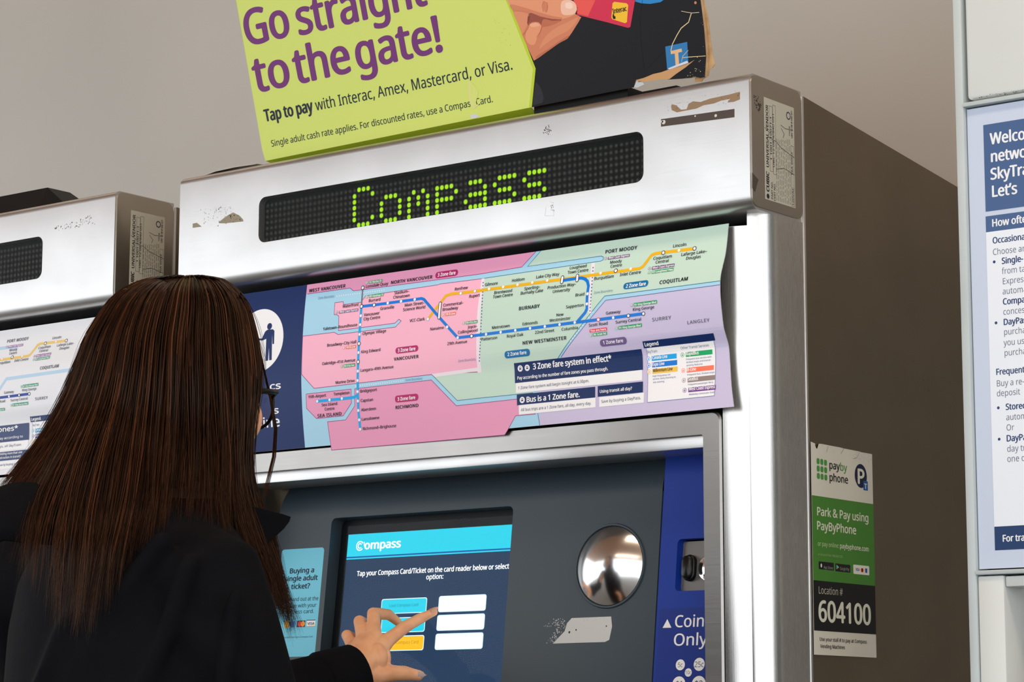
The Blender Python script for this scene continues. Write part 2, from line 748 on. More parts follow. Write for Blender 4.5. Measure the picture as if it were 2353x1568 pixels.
def build_machine(dx, lit, label, group):
    root = empty('ticket_machine', (-0.5 + dx, 0.4, 0))
    tag(root, label, 'ticket machine', group)

    def put(name, bm, mat, parent=root, smooth=35, normals=True):
        return offset_mesh(link(name, bm_mesh(bm, name, normals), parent, mat, smooth), dx)

    # cabinet body: side sheets, sloping lid
    bm = bmesh.new()
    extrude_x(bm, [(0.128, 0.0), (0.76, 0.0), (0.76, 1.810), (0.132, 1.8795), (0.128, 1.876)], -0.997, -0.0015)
    put('cabinet_body', bm, M_STEEL_SIDE_SHADED, smooth=None)
    # bright seam strip where the front frame meets the side sheet
    for s, x in ((1, 0.0), (-1, -1.0)):
        bm = bmesh.new()
        add_box(bm, (x - 0.004, 0.1235, 0.0), (x + 0.0012, 0.1285, 1.8775), 0.001)
        put('edge_strip', bm, M_STEEL)
    # header box with its window
    prof_f, prof_b = 0.0, 0.124
    bm = bmesh.new()
    x0, x1 = -1.0, 0.0
    out = [(x0 + .001, 1.728), (x1 - .001, 1.728), (x1 - .001, 1.8730), (x0 + .001, 1.8730)]
    win = rrect(-0.8375, 1.7655, -0.1615, 1.8325, 0.0125, 6)
    vo, vi = ring_faces(bm, out, win, lambda u, v: (u, 0.0, v))
    skirt(bm, vi, lambda x, y, z: (x, y + Y_LED + 0.003, z))
    prof = [(0.0, 1.8730)] + [(0.011 - 0.011 * math.cos(a), 1.8730 + 0.011 * math.sin(a)) for a in np.linspace(0.2, math.pi / 2, 8)]
    prof += [(0.124, 1.884), (0.124, 1.7112)]
    prof += [(0.016 + 0.0, 1.7112)] + [(0.016 - 0.016 * math.sin(a), 1.728 - 0.0168 * math.cos(a)) for a in np.linspace(0.25, math.pi / 2, 6)]
    a = [bm.verts.new((x0 + .001, y, z)) for y, z in prof]
    b = [bm.verts.new((x1 - .001, y, z)) for y, z in prof]
    for i in range(len(prof) - 1):
        bm.faces.new((a[i], a[i + 1], b[i + 1], b[i]))
    bm.faces.new(a)
    bm.faces.new(list(reversed(b)))
    bmesh.ops.remove_doubles(bm, verts=bm.verts[:], dist=0.0004)
    head = put('header', bm, M_STEEL, smooth=30)
    # end caps with a rolled rim
    for s, x in ((1, 0.0), (-1, -1.0)):
        pr = rrect(0.003, 1.7145, 0.122, 1.8825, 0.012, 5)
        bm = bmesh.new()
        r0 = [bm.verts.new((x - s * .004, y, z)) for y, z in pr]
        r1 = [bm.verts.new((x + s * .0005, y, z)) for y, z in pr]
        pr2 = rrect(0.0055, 1.717, 0.1195, 1.880, 0.010, 5)
        r2 = [bm.verts.new((x + s * .0008, y, z)) for y, z in pr2]
        r3 = [bm.verts.new((x + s * .0002, y * .99 + .0006, z)) for y, z in pr2]
        n = len(pr)
        for p, q in ((r0, r1), (r1, r2)):
            for i in range(n):
                bm.faces.new((p[i], p[(i + 1) % n], q[(i + 1) % n], q[i]))
        bm.faces.new(r2)
        for v in r3:
            bm.verts.remove(v)
        put('header_end_cap', bm, M_STEEL_DULL, head)
    # dot display behind its pane
    bm = bmesh.new()
    add_box(bm, (-0.842, Y_LED, 1.762), (-0.158, Y_LED + 0.006, 1.837))
    disp = put('dot_display', bm, M_DARK, smooth=None)
    col, row = 0.008364, 0.00845
    lit_set = set()
    if lit:
        for i, ch in enumerate('Compass'):
            for r, cs in LETTERS[ch]:
                for c in cs:
                    lit_set.add((20 + i * 6 + int(c), r))
    plane = Flat((0, Y_LED, 0), (1, 0, 0), (0, 0, 1))
    dots, lits = Art(plane), Art(plane)
    m_off, m_on = ink(58, 61, 54, 0.6, 0.1), glow(168, 232, 14, 1.0)
    for c in range(-1, 80):
        for r in range(7):
            u, v = -0.6642 + (c - 20) * col, 1.8223 - r * row
            if (c, r) in lit_set:
                lits.discuv(u, v, 0.0033, m_on, 4, n=14)
                lits.discuv(u, v, 0.0046, ink(20, 40, 6, .6), 2, n=14)
            else:
                dots.discuv(u, v, 0.0023, m_off, 3, n=10)
    tag(offset_mesh(dots.build('display_dots', disp), dx), kind='stuff')
    if lit:
        o = lits.build('display_lettering', disp)
        o['label'] = 'lit green dots spelling Compass'
    bm = bmesh.new()
    add_box(bm, (-0.8370, 0.004, 1.7660), (-0.1620, 0.0048, 1.8320))
    put('display_window', bm, glass('display_pane', 1.14), disp, smooth=None)
    # corner pillars and inner rails
    for s in (1, -1):
        fx = (lambda x: x) if s == 1 else (lambda x: -1.0 - x)
        bm = bmesh.new()
        y0, r = 0.030, 0.0245
        pr = [(-0.0255, 0.124), (-0.0255, y0)] + [(-r + r * math.sin(t), y0 + r * 1.35 - r * 1.35 * math.cos(t)) for t in np.linspace(0, math.pi / 2, 10)] + [(0.0, 0.124)]
        extrude_z(bm, [(fx(x), y) for x, y in pr], 0.0, 1.7115)
        put('corner_pillar', bm, M_PILLAR, smooth=40)
        bm = bmesh.new()
        pr = [(-0.0322, 0.110)] + [(-0.0676 + 0.0354 * t, 0.0345 + 0.0075 * t * t) for t in np.linspace(1, 0, 9)] + [(-0.0676, 0.110)]
        extrude_z(bm, [(fx(x), y) for x, y in pr], 0.0, 1.699)
        put('inner_rail', bm, M_PILLAR, smooth=40)
    bm = bmesh.new()
    add_box(bm, (-0.985, 0.075, 1.44), (-0.015, 0.126, 1.7112))
    put('poster_backing', bm, M_DARK, smooth=None)
    # rolled frame round the customer panel
    bm = bmesh.new()
    o_, i_ = rrect(-0.930, 0.78, -0.0705, 1.4635, 0.011, 5), rrect(-0.9055, 0.806, -0.0945, 1.4375, 0.004, 4)
    vo, vi = ring_faces(bm, o_, i_, lambda u, v: (u, 0.030, v))
    skirt(bm, skirt(bm, vo, lambda x, y, z: (x + (.002 if x > -.5 else -.002), y + 0.003, z + (.0015 if z > 1.1 else -.0015))), lambda x, y, z: (x, 0.128, z))
    skirt(bm, skirt(bm, vi, lambda x, y, z: (x, y + 0.004, z)), lambda x, y, z: (x, 0.128, z))
    put('panel_frame', bm, M_FRAME_STEEL, smooth=30)
    # pale hood strip above the panel
    bm = bmesh.new()
    zs0, zs1 = on_y(1100, 1071, 0.036)[2], 1.4374
    add_box(bm, (-0.9054, 0.036, zs0), (-0.0946, 0.118, zs1), 0.0008)
    put('hood_strip', bm, M_STEEL, smooth=40)
    # lower doors (below the picture)
    bm = bmesh.new()
    add_box(bm, (-0.925, 0.034, 0.06), (-0.075, 0.12, 0.775), 0.004)
    put('lower_door', bm, M_STEEL, smooth=40)
    # charcoal front panel, rounded back at its top, with the screen recess
    xl, xr = -0.876, -0.2005
    s0, s1 = SCREEN.fp(800, 1232), SCREEN.fp(1176, 1206)
    rl, rb = PANEL.fp(763, 1189)[0], -0.300
    rr_, rt = PANEL.fp(1180, 1163)
    bm = bmesh.new()
    vt = -0.048
    vo, vi = ring_faces(bm, [(xl, -0.64), (xr, -0.64), (xr, vt), (xl, vt)], rrect(rl, rb, rr_, rt, 0.008, 4), lambda u, v: tuple(PANEL.at(u, v)))
    bmesh.ops.recalc_face_normals(bm, faces=bm.faces[:])
    n0 = PANEL.n
    ring2 = skirt(bm, vi, lambda x, y, z: tuple(np.array((x, y, z)) - n0 * 0.0245))
    prev = (vo[3], vo[2])
    for k in range(1, 11):
        t = k / 10
        u = vt + 0.054 * t
        dpt = 0.024 * t * t
        cur = (bm.verts.new(tuple(PANEL.at(xl, u, -dpt))), bm.verts.new(tuple(PANEL.at(xr, u, -dpt))))
        bm.faces.new((prev[0], prev[1], cur[1], cur[0]))
        prev = cur
    for i, x in ((0, xl), (1, xr)):
        lowv = vo[0] if i == 0 else vo[1]
        q = [bm.verts.new(tuple(PANEL.at(x + (-.004 if i == 0 else .004), v, -0.03))) for v in (-0.64, vt)]
        upv = vo[3] if i == 0 else vo[2]
        bm.faces.new((lowv, upv, q[1], q[0]))
    panel = put('front_panel', bm, M_PANEL, smooth=40)
    bm = bmesh.new()
    c = [tuple(SCREEN.at(u, v, -.003)) for u, v in ((rl - .005, rb - .005), (rr_ + .005, rb - .005), (rr_ + .005, rt + .005), (rl - .005, rt + .005))]
    d = [tuple(SCREEN.at(u, v, -.014)) for u, v in ((rl - .005, rb - .005), (rr_ + .005, rb - .005), (rr_ + .005, rt + .005), (rl - .005, rt + .005))]
    vs = [bm.verts.new(p) for p in c + d]
    for f in ((0, 1, 2, 3), (7, 6, 5, 4), (0, 4, 5, 1), (1, 5, 6, 2), (2, 6, 7, 3), (3, 7, 4, 0)):
        bm.faces.new([vs[i] for i in f])
    scr = put('touch_screen', bm, ink(8, 14, 20, .5, .2), smooth=None)
    # blue coin panel
    bm = bmesh.new()
    cu0, cv0 = PANEL.fp(1560, 1352)
    cv1 = PANEL.fp(1566, 1250)[1]
    bl, br = -0.1985, -0.0946
    ru = -0.1035
    vo, vi = ring_faces(bm, [(bl, -0.64), (br, -0.64), (br, 0.008), (bl, 0.008)], rrect(cu0 - .006, cv0 - .004, ru, cv1 + .006, 0.006, 4), lambda u, v: tuple(PANEL.at(u, v)))
    r2 = skirt(bm, vi, lambda x, y, z: tuple(np.array((x, y, z)) - n0 * 0.010 + np.array(((.004 if x < -.16 else -.002), 0, 0))))
    skirt(bm, [vo[i] for i in (0, 3)] if False else vo, lambda x, y, z: tuple(np.array((x, y, z)) - n0 * 0.012))
    coin = put('coin_panel', bm, M_BLUE, smooth=30)
    bm = bmesh.new()
    pl = rrect(cu0 - .004, cv0 - .003, ru + .002, cv1 + .004, 0.003, 3)
    f0 = [bm.verts.new(tuple(PANEL.at(u, v, -.0085))) for u, v in pl]
    f1 = [bm.verts.new(tuple(PANEL.at(u, v, -.012))) for u, v in pl]
    bm.faces.new(f0)
    for i in range(len(pl)):
        bm.faces.new((f0[i], f0[(i + 1) % len(pl)], f1[(i + 1) % len(pl)], f1[i]))
    plate = put('coin_slot_plate', bm, M_PLATE, coin, smooth=30)
    # rubber coin slot lips and round reject button
    cu, cvv = PANEL.fp(1579, 1304)
    bm = bmesh.new()
    for w, hh, o0, o1 in ((0.0088, 0.0170, -0.009, -0.003), (0.0070, 0.0145, -0.004, 0.004)):
        rg = rrect(cu - w, cvv - hh, cu + w, cvv + hh, w * .98, 6)
        rg2 = rrect(cu - w + .0015, cvv - hh + .0015, cu + w - .0015, cvv + hh - .0015, w * .75, 6)
        A = [bm.verts.new(tuple(PANEL.at(u, v, o0))) for u, v in rg]
        B = [bm.verts.new(tuple(PANEL.at(u, v, o1 - .0012))) for u, v in rg]
        Cc = [bm.verts.new(tuple(PANEL.at(u, v, o1))) for u, v in rg2]
        for p, q in ((A, B), (B, Cc)):
            for i in range(len(rg)):
                bm.faces.new((p[i], p[(i + 1) % len(rg)], q[(i + 1) % len(rg)], q[i]))
        bm.faces.new(Cc)
    put('coin_slot', bm, M_RUBBER, plate, smooth=50)
    bu, bv = PANEL.fp(1622, 1304)
    bm = bmesh.new()
    rings = []
    for rad, off in ((.0165, -.0085), (.0160, -.0062), (.0135, -.0060), (.0110, -.0048), (.006, -.0032), (.0015, -.003)):
        rings.append([tuple(PANEL.at(bu + rad * math.cos(t), bv + rad * math.sin(t), off)) for t in np.linspace(0, 2 * math.pi, 28, endpoint=False)])
    add_loft(bm, rings)
    put('coin_return_button', bm, M_CHROME, plate, smooth=50)
    # convex safety mirror in its ring
    mu, mv = PANEL.fp(1402, 1301)
    R = 0.0525
    bm = bmesh.new()
    rings = []
    for k in range(0, 13):
        t = k / 12
        rings.append([tuple(PANEL.at(mu + R * math.cos(a) * math.cos(t * math.pi / 2) , mv + R * math.sin(a) * math.cos(t * math.pi / 2), 0.001 + 0.019 * (1 - math.cos(t * math.pi / 2) ** 2))) for a in np.linspace(0, 2 * math.pi, 48, endpoint=False)] if k < 12 else
                     [tuple(PANEL.at(mu + .0004 * math.cos(a), mv + .0004 * math.sin(a), 0.020)) for a in np.linspace(0, 2 * math.pi, 48, endpoint=False)])
    add_loft(bm, rings)
    put('convex_mirror', bm, M_MIRROR, panel, smooth=180)
    bm = bmesh.new()
    circ = np.linspace(0, 2 * math.pi, 48, endpoint=False)
    rg = [[bm.verts.new(tuple(PANEL.at(mu + r * math.cos(a), mv + r * math.sin(a), o))) for a in circ] for r, o in ((R + .0045, -.001), (R + .003, .0022), (R + .0008, .0022), (R, -.001))]
    for p, q in zip(rg, rg[1:]):
        for i in range(48):
            bm.faces.new((p[i], p[(i + 1) % 48], q[(i + 1) % 48], q[i]))
    put('mirror_ring', bm, M_PANEL, panel, smooth=50)
    # rating label on the header end
    rating_label(root, head, dx, lit)
    return dict(root=root, head=head, panel=panel, screen=scr, coin=coin, s0=s0, s1=s1)


M_MIRROR = steel('mirror_steel', (0.9, 0.9, 0.9), 0.17, (1, 1, 1), 0.25)


def rating_label(root, head, dx, lit):
    zc = crop(1730, 200, 5.4074)
    lab = Flat((0.0010, 0, 0), (0, 0, 1), (0, -1, 0))
    lab.n = np.array([1.0, 0, 0])
    a = Art(lab)
    c = [lab.fp(*zc(*p)) for p in ((150, 1390), (105, 110), (497, 250), (528, 1500))]
    u0, u1 = c[0][0], c[1][0]
    v1, v0 = c[0][1], c[3][1]
    W, H = u1 - u0, v1 - v0
    paper, dark = ink(176, 172, 156, .5), ink(34, 32, 36, .6)
    a.polyuv([(u0, v0), (u1, v0), (u1, v1), (u0, v1)], paper, 1)
    X = lambda f: u0 + W * f
    Y = lambda f: v0 + H * f

    def t(body, fx0, fx1, fy, fh, bold=0.04, shear=0.0):
        co, fs = glyphs(body)
        k = H * fh / CAPH
        kx = W * (fx1 - fx0) / (co[:, 0].max() - co[:, 0].min())
        uv = np.stack([X(fx0) + (co[:, 0] - co[:, 0].min()) * kx + co[:, 1] * k * shear, Y(fy) + co[:, 1] * k], 1)
        for i, (p, q) in enumerate(((0, 0), (-1, 0), (1, 0), (0, .6), (0, -.6))):
            a.add(uv + np.array((p, q)) * bold * H * fh, fs, dark, 3 + .1 * i)
    t('CUBIC', .08, .27, .86, .085, .09, .1)
    t('UNIVERSAL VENDOR', .32, .93 if lit else .95, .86, .075, .05)
    a.discuv(X(.035), Y(.90), H * .045, dark, 3)
    t('PART NO.', .02, .19, .74, .055, .03)
    t('CERT NO.', .01, .18, .655, .055, .03)
    t('1 1001-10071-1', .40, .82, .755, .05, .06)
    t('UBC 12 08 4/840 051', .34, .86, .675, .05, .03)
    t('120VAC', .02, .20, .05, .05, .03)
    t('16A 60HZ', .32, .55, .07, .045, .03)
    t('TYPE 3R', .70, .80, .14, .04, .03)
    t('UBV 12 08 # 046 021', .69, .96, .06, .045, .04)
    a.discuv(X(.90), Y(.19), H * .075, ink(48, 40, 72, .6), 3, n=8)
    a.discuv(X(.90), Y(.19), H * .05, paper, 4)
    t('UL', .885, .915, .165, .05, .05)
    r = random.Random(4)
    for k in range(9):
        y = .60 - k * .055
        x = .02
        while x < .62:
            w = r.uniform(.02, .07)
            a.rectuv(X(x), Y(y), X(x + w), Y(y + .012), ink(92, 90, 86, .6), 2)
            x += w + r.uniform(.008, .02)
    for (p, q, s, w) in ((.28, .66, .80, .80), (.28, .66, .58, .58)):
        pass
    for y0_, y1_, x0_, x1_ in ((.72, .82, .29, .93), (.62, .71, .27, .95), (.03, .12, .01, .61)):
        a.lineuv([(X(x0_), Y(y0_)), (X(x1_), Y(y0_)), (X(x1_), Y(y1_)), (X(x0_), Y(y1_))], H * .006, dark, 2, True)
    for pts in (((.62, .88), (.60, .62), (.55, .42), (.50, .01)), ((.78, .45), (.76, .30), (.77, .05)), ((.33, .60), (.36, .35), (.33, .02)), ((.70, .98), (.68, .9), (.66, .80)), ((.75, .44), (.70, .34), (.66, .38))):
        a.lineuv([(X(p), Y(q)) for p, q in pts], H * .010, ink(60, 56, 50, .6), 4)
    o = a.build('rating_label', head)
    offset_mesh(o, dx)
    o['label'] = 'cracked off-white rating label reading CUBIC UNIVERSAL VENDOR'


main = build_machine(0.0, True, 'steel ticket machine in the middle with green lit Compass dot display and lit touch screen', None)
left = build_machine(-PITCH_X, False, 'steel ticket machine at the left edge with dark unlit dot display, partly behind the person', None)

# ---------------------------------------------------------------- marks on the main machine
TAPE = ink(142, 118, 92, .7)
a = Art(FACE)
z2 = Z2
a.poly([z2(*p) for p in ((1305, 705), (1335, 712), (1368, 742), (1405, 738), (1420, 700), (1450, 685), (1500, 690), (1560, 668), (1620, 655), (1690, 640), (1766, 620), (1766, 672), (1720, 690), (1680, 692), (1700, 668), (1640, 680), (1590, 700), (1520, 712), (1470, 735), (1400, 748), (1340, 760), (1305, 745), (1300, 720))], TAPE, 1)
speckle(a, [z2(*p) for p in ((1265, 690), (1766, 600), (1766, 690), (1280, 770))], 60, TAPE, 1, (.4, 1.4), 3)
o = a.build('tape_residue', main['head'])
a = Art(FACE)
STRIP = ink(74, 64, 58, .55)
a.poly([z2(*p) for p in ((1232, 806), (1729, 736), (1729, 793), (1232, 857))], STRIP, 1)
for x, y, r in ((1250, 826, 5), (1463, 785, 2), (1602, 782, 3.4), (1240, 822, 3)):
    a.disc(*z2(x, y), r, ink(205, 202, 196, .5), 2)
a.build('dark_tape_strip', main['head'])
a = Art(FACE)
GLUE = ink(150, 140, 120, .7)
a.poly([Z4(*p) for p in ((1488, 552), (1520, 545), (1558, 575), (1488, 585))], GLUE, 1)
a.poly([Z4(*p) for p in ((1690, 540), (1740, 500), (1800, 465), (1850, 490), (1878, 520), (1880, 535), (1730, 550), (1690, 548))], GLUE, 1)
speckle(a, [Z4(*p) for p in ((1550, 440), (1780, 415), (1880, 530), (1600, 590), (1550, 520))], 110, GLUE, 1, (.4, 2.0), 5)
speckle(a, [Z4(*p) for p in ((1640, 425), (1790, 415), (1780, 440), (1660, 470))], 60, ink(96, 84, 76, .7), 1, (.4, 1.4), 6)
a.build('glue_residue', main['head'])
a = Art(FACE)
speckle(a, [z2(*p) for p in ((432, 905), (455, 850), (475, 845), (500, 915))], 90, ink(96, 84, 84, .7), 1, (.5, 2.2), 8)
a.build('scuff_mark', main['head'])
a = Art(FACE)
speckle(a, [z2(*p) for p in ((480, 1365), (505, 1365), (510, 1425), (490, 1420))], 40, ink(120, 112, 110, .7), 1, (.5, 1.8), 9)
a.line([z2(*p) for p in ((455, 1400), (448, 1460), (508, 1460), (508, 1420))], .5, ink(170, 166, 162, .7), 1)
a.build('scuff_mark', main['head'])
a = Art(FACE)
a.s = Flat((0, 0, 0), (1, 0, 0), (0, 0, 1))
speckle(a, [Z4(*p) for p in ((415, 575), (600, 530), (700, 480), (735, 560), (420, 608))], 170, ink(112, 98, 84, .7), 1, (.4, 2.0), 11)
a.build('glue_residue', left['head'])
a = Art(Flat((0.0009, 0, 0), (0, 1, 0), (0, 0, 1)))
speckle(a, [z2(*p) for p in ((1858, 640), (1880, 640), (1910, 690), (1900, 770), (1860, 710))], 90, ink(36, 32, 28, .7), 1, (.6, 2.4), 12)
a.build('scuff_mark', main['head'])
a = Art(Flat((0.0009, 0, 0), (0, 1, 0), (0, 0, 1)))
a.poly([z2(*p) for p in ((1848, 1165), (1890, 1215), (1868, 1300), (1848, 1270))], ink(70, 62, 52, .6), 1)
a.build('scuff_mark', main['head'])
a = Art(Flat((-0.0014, 0, 0), (0, 1, 0), (0, 0, 1)))
speckle(a, [(2092, 815), (2110, 820), (2142, 900), (2130, 905), (2110, 870)], 26, ink(40, 34, 28, .7), 1, (.8, 2.0), 13)
a.build('scuff_mark', main['root'])

# ---------------------------------------------------------------- peeled patch on the charcoal panel
a = Art(PANEL)
PATCH = ink(196, 197, 195, .6)
a.poly([ZC(*p) for p in ((470, 1324), (545, 1245), (560, 1195), (590, 1162), (840, 1152), (846, 1215), (828, 1300), (800, 1314), (650, 1318))], PATCH, 1)
speckle(a, [ZC(*p) for p in ((412, 1215), (470, 1168), (540, 1160), (560, 1200), (480, 1325), (430, 1320), (500, 1215))], 240, PATCH, 1, (.5, 2.0), 21)
speckle(a, [ZC(*p) for p in ((640, 1150), (850, 1150), (850, 1200), (650, 1180))], 40, ink(120, 124, 126, .6), 2, (.3, .9), 22)
for x, y, r in ((575, 1252, 2.6), (618, 1237, 2.0), (810, 1213, 1.8)):
    a.disc(*ZC(x, y), r, ink(40, 46, 52, .6), 3)
a.build('peeled_label_patch', main['panel'])

# ---------------------------------------------------------------- coin panel lettering
WHITE = ink(232, 232, 228, .5)
a = Art(PANEL)
zq = crop(1480, 1200, 4.2609)
lu0, lv0 = PANEL.fp(*zq(120, 1568))
lv1 = PANEL.fp(*zq(160, 850))[1]
a.rectuv(PANEL.fp(*zq(150, 860))[0], lv0 - .12, -0.0946, lv1, ink(20, 46, 128, .4), 1, .004)
a.poly([zq(*p) for p in ((182, 1038), (228, 952), (268, 1036))], WHITE, 2)
a.text('Coins', *zq(303, 1032), zq(655, 1032)[0], 27, WHITE, 3, .02)
a.text('Only', *zq(292, 1212), zq(618, 1195)[0], 27, WHITE, 3, .02)
for x, y, r, tx in ((355, 1400, 12.5, '5c'), (540, 1395, 15, '25c'), (433, 1475, 9.6, '10c'), (340, 1590, 18, '$1'), (535, 1590, 20, '$2')):
    a.disc(*zq(x, y), r, WHITE, 2)
    q = PANEL.fp(*zq(x, y))
    k = a.scale(*zq(x, y))
    co, fs = glyphs(tx)
    h = r * k * .85
    uv = np.stack([q[0] + (co[:, 0] - (co[:, 0].max() + co[:, 0].min()) / 2) * h / CAPH * .9, q[1] + (co[:, 1] - CAPH / 2) * h / CAPH], 1)
    a.add(uv, fs, ink(40, 56, 110, .5), 3)
a.lineuv([(q[0] + .0108 * math.cos(t), q[1] + .0108 * math.sin(t)) for t in np.linspace(0, 6.283, 30)], .0006, ink(40, 56, 110, .5), 3)
a.build('coin_lettering', main['coin'])

# ---------------------------------------------------------------- what the screen shows
a = Art(SCREEN)
s0 = SCREEN.fp(801, 1232)
s1 = SCREEN.fp(1190, 1205)
sb = SCREEN.fp(765, 1590)[1]
SD, SC, SW, SY = glow(38, 62, 92, 1.0), glow(40, 205, 232, 1.1), glow(255, 255, 255, 1.35), glow(250, 190, 40, 1.1)
a.rectuv(s0[0], sb, s1[0], s1[1], SD, 1)
bar = SCREEN.fp(*ZS(668, 605))[1]
a.rectuv(s0[0], bar, s1[0], s1[1], SC, 2)
v_ = SCREEN.fp(*ZS(668, 622))[1]
a.rectuv(s0[0], v_ - .0008, s1[0], v_ + .0012, SC, 2)
a.rectuv(s0[0], v_ + .0014, s1[0], bar, glow(20, 90, 170, 1.0), 2)
a.text('ompass', *ZS(797, 545), ZS(1072, 525)[0], 18, SW, 4, .06)
q = SCREEN.fp(*ZS(762, 520))
k = a.scale(*ZS(762, 520))
for r in (10, 5.2):
    a.lineuv([(q[0] + r * k * math.cos(t), q[1] + r * k * math.sin(t)) for t in np.linspace(.6, 5.6, 24)], 2.4 * k, SW, 4)
a.line([ZS(795, 520), ZS(795, 490)], 2.4, SW, 4)
a.text('Tap your Compass Card/Ticket on the card reader below or select', *ZS(738, 752), ZS(1908, 690)[0], 11, SW, 4, .035)
a.text('option:', *ZS(1272, 778), ZS(1402, 768)[0], 11, SW, 4, .035)
for bl_, tr_, m in (((925, 1040), (1275, 922), SC), ((925, 1185), (1262, 1070), SC), ((920, 1325), (1253, 1212), SY),
                    ((1367, 1025), (1732, 898), SW), ((1354, 1168), (1720, 1046), SW), ((1341, 1315), (1708, 1192), SW)):
    p, q = SCREEN.fp(*ZS(*bl_)), SCREEN.fp(*ZS(*tr_))
    a.rectuv(p[0] - .0012, p[1] - .0012, q[0] + .0012, q[1] + .0012, glow(210, 245, 250, 1.1), 2, .0035)
    a.rectuv(p[0], p[1], q[0], q[1], m, 3, .003)
a.text('Load Compass Card', *ZS(988, 992), ZS(1210, 978)[0], 7, glow(30, 130, 170, .9), 4)
a.text('Register Compass Card', *ZS(935, 1278), ZS(1210, 1268)[0], 7, glow(190, 130, 20, .9), 4)
for t_, x, y, x1 in (('Buy Single Ticket', 1450, 968, 1645), ('Buy Multiple Tickets', 1420, 1115, 1650), ('Register New Ticket', 1405, 1262, 1645)):
    a.text(t_, *ZS(x, y), ZS(x1, y)[0], 6, glow(222, 226, 228, 1.2), 4)
a.build('screen_display', main['screen'])
bm = bmesh.new()
g = [tuple(SCREEN.at(u, v, o)) for o in (.0012, .0020) for u, v in ((s0[0] - .012, sb - .01), (s1[0] + .004, sb - .01), (s1[0] + .004, s1[1] + .012), (s0[0] - .012, s1[1] + .012))]
vs = [bm.verts.new(p) for p in g]
for f in ((0, 1, 2, 3), (7, 6, 5, 4), (0, 4, 5, 1), (1, 5, 6, 2), (2, 6, 7, 3), (3, 7, 4, 0)):
    bm.faces.new([vs[i] for i in f])
link('screen_glass', bm_mesh(bm), main['screen'], glass('screen_pane', 1.16))

# ---------------------------------------------------------------- cyan sticker beside the screen
a = Art(PANEL)
CY, NV = ink(112, 200, 226, .4), ink(24, 34, 58, .5)
kk = crop(600, 1100, 3.3508)
u0 = PANEL.fp(*kk(160, 560))[0]
u1 = PANEL.fp(*kk(488, 530))[0]
v1 = PANEL.fp(*kk(488, 530))[1]
v0 = PANEL.fp(*kk(410, 1370))[1]
a.rectuv(u0, v0, u1, v1, CY, 1, .005)
for t_, x, y, x1, b in (('Buying a', 222, 732, 406, .06), ('single adult', 183, 793, 434, .06), ('ticket?', 231, 852, 374, .06),
                        ('Tap in and out at the', 143, 950, 440, 0.01), ('fare gate with your', 140, 1000, 425, 0.01), ('contactless card.', 135, 1046, 405, 0.01),
                        ('For discounted fares use a Compass Card.', 130, 1232, 400, 0)):
    a.text(t_, *kk(x, y), kk(x1, y)[0], 11 if b > .05 else (8.6 if y < 1100 else 3.6), NV, 3, b)
for bl_, tr_, m in (((178, 1150), (216, 1100), ink(244, 178, 40, .4)), ((226, 1148), (265, 1098), ink(50, 130, 200, .4)), ((274, 1146), (342, 1094), ink(24, 26, 44, .4)), ((350, 1142), (420, 1088), ink(238, 238, 238, .4))):
    a.rect(*kk(*bl_), *kk(*tr_), m, 3)
a.rect(*kk(350, 1142), *kk(420, 1134), ink(240, 170, 60, .4), 4)
a.rect(*kk(350, 1096), *kk(420, 1088), ink(36, 40, 80, .4), 4)
a.text('VISA', *kk(358, 1128), kk(410, 1126)[0], 5.5, ink(30, 36, 90, .4), 5, .05)
a.disc(*kk(298, 1121), 6.3, ink(226, 50, 40, .4), 4)
a.disc(*kk(322, 1120), 6.3, ink(246, 150, 40, .4), 5)
o = a.build('ticket_sticker', main['panel'])
o['label'] = 'cyan sticker reading Buying a single adult ticket'

# ================================================================== map posters
ZR = [1.44, 1.465, 1.541, 1.570, 1.625, 1.662, 1.700, 1.73]
YR = [.012, .0165, .0225, .0105, .005, .018, .026, .031]
ZLf = [1.44, 1.46, 1.515, 1.567, 1.61, 1.66, 1.71, 1.73]
YLf = [.033, .030, .0226, .019, .020, .0236, .030, .033]


def bend(x, z):
    w = min(max((x + .767) / .717, 0.0), 1.0) ** 1.6
    return catmull(ZR, YR, z) * w + catmull(ZLf, YLf, z) * (1 - w)


class Neighbour(Bent):
    """the same sheet in the neighbouring machine: drawn from the same readings, shifted"""

    def fp(s, px, py):
        return BENT.fp(px, py) + np.array([-0.024, -0.008])


class NeighbourDirect(Bent):
    def fp(s, px, py):
        return Bent.fp(s, px, py)


BENT = Bent(bend)


def edge(v):
    return catmull([1.44, 1.466, 1.50, 1.54, 1.58, 1.72], [-.034, -.0395, -.046, -.0495, -.050, -.050], v)


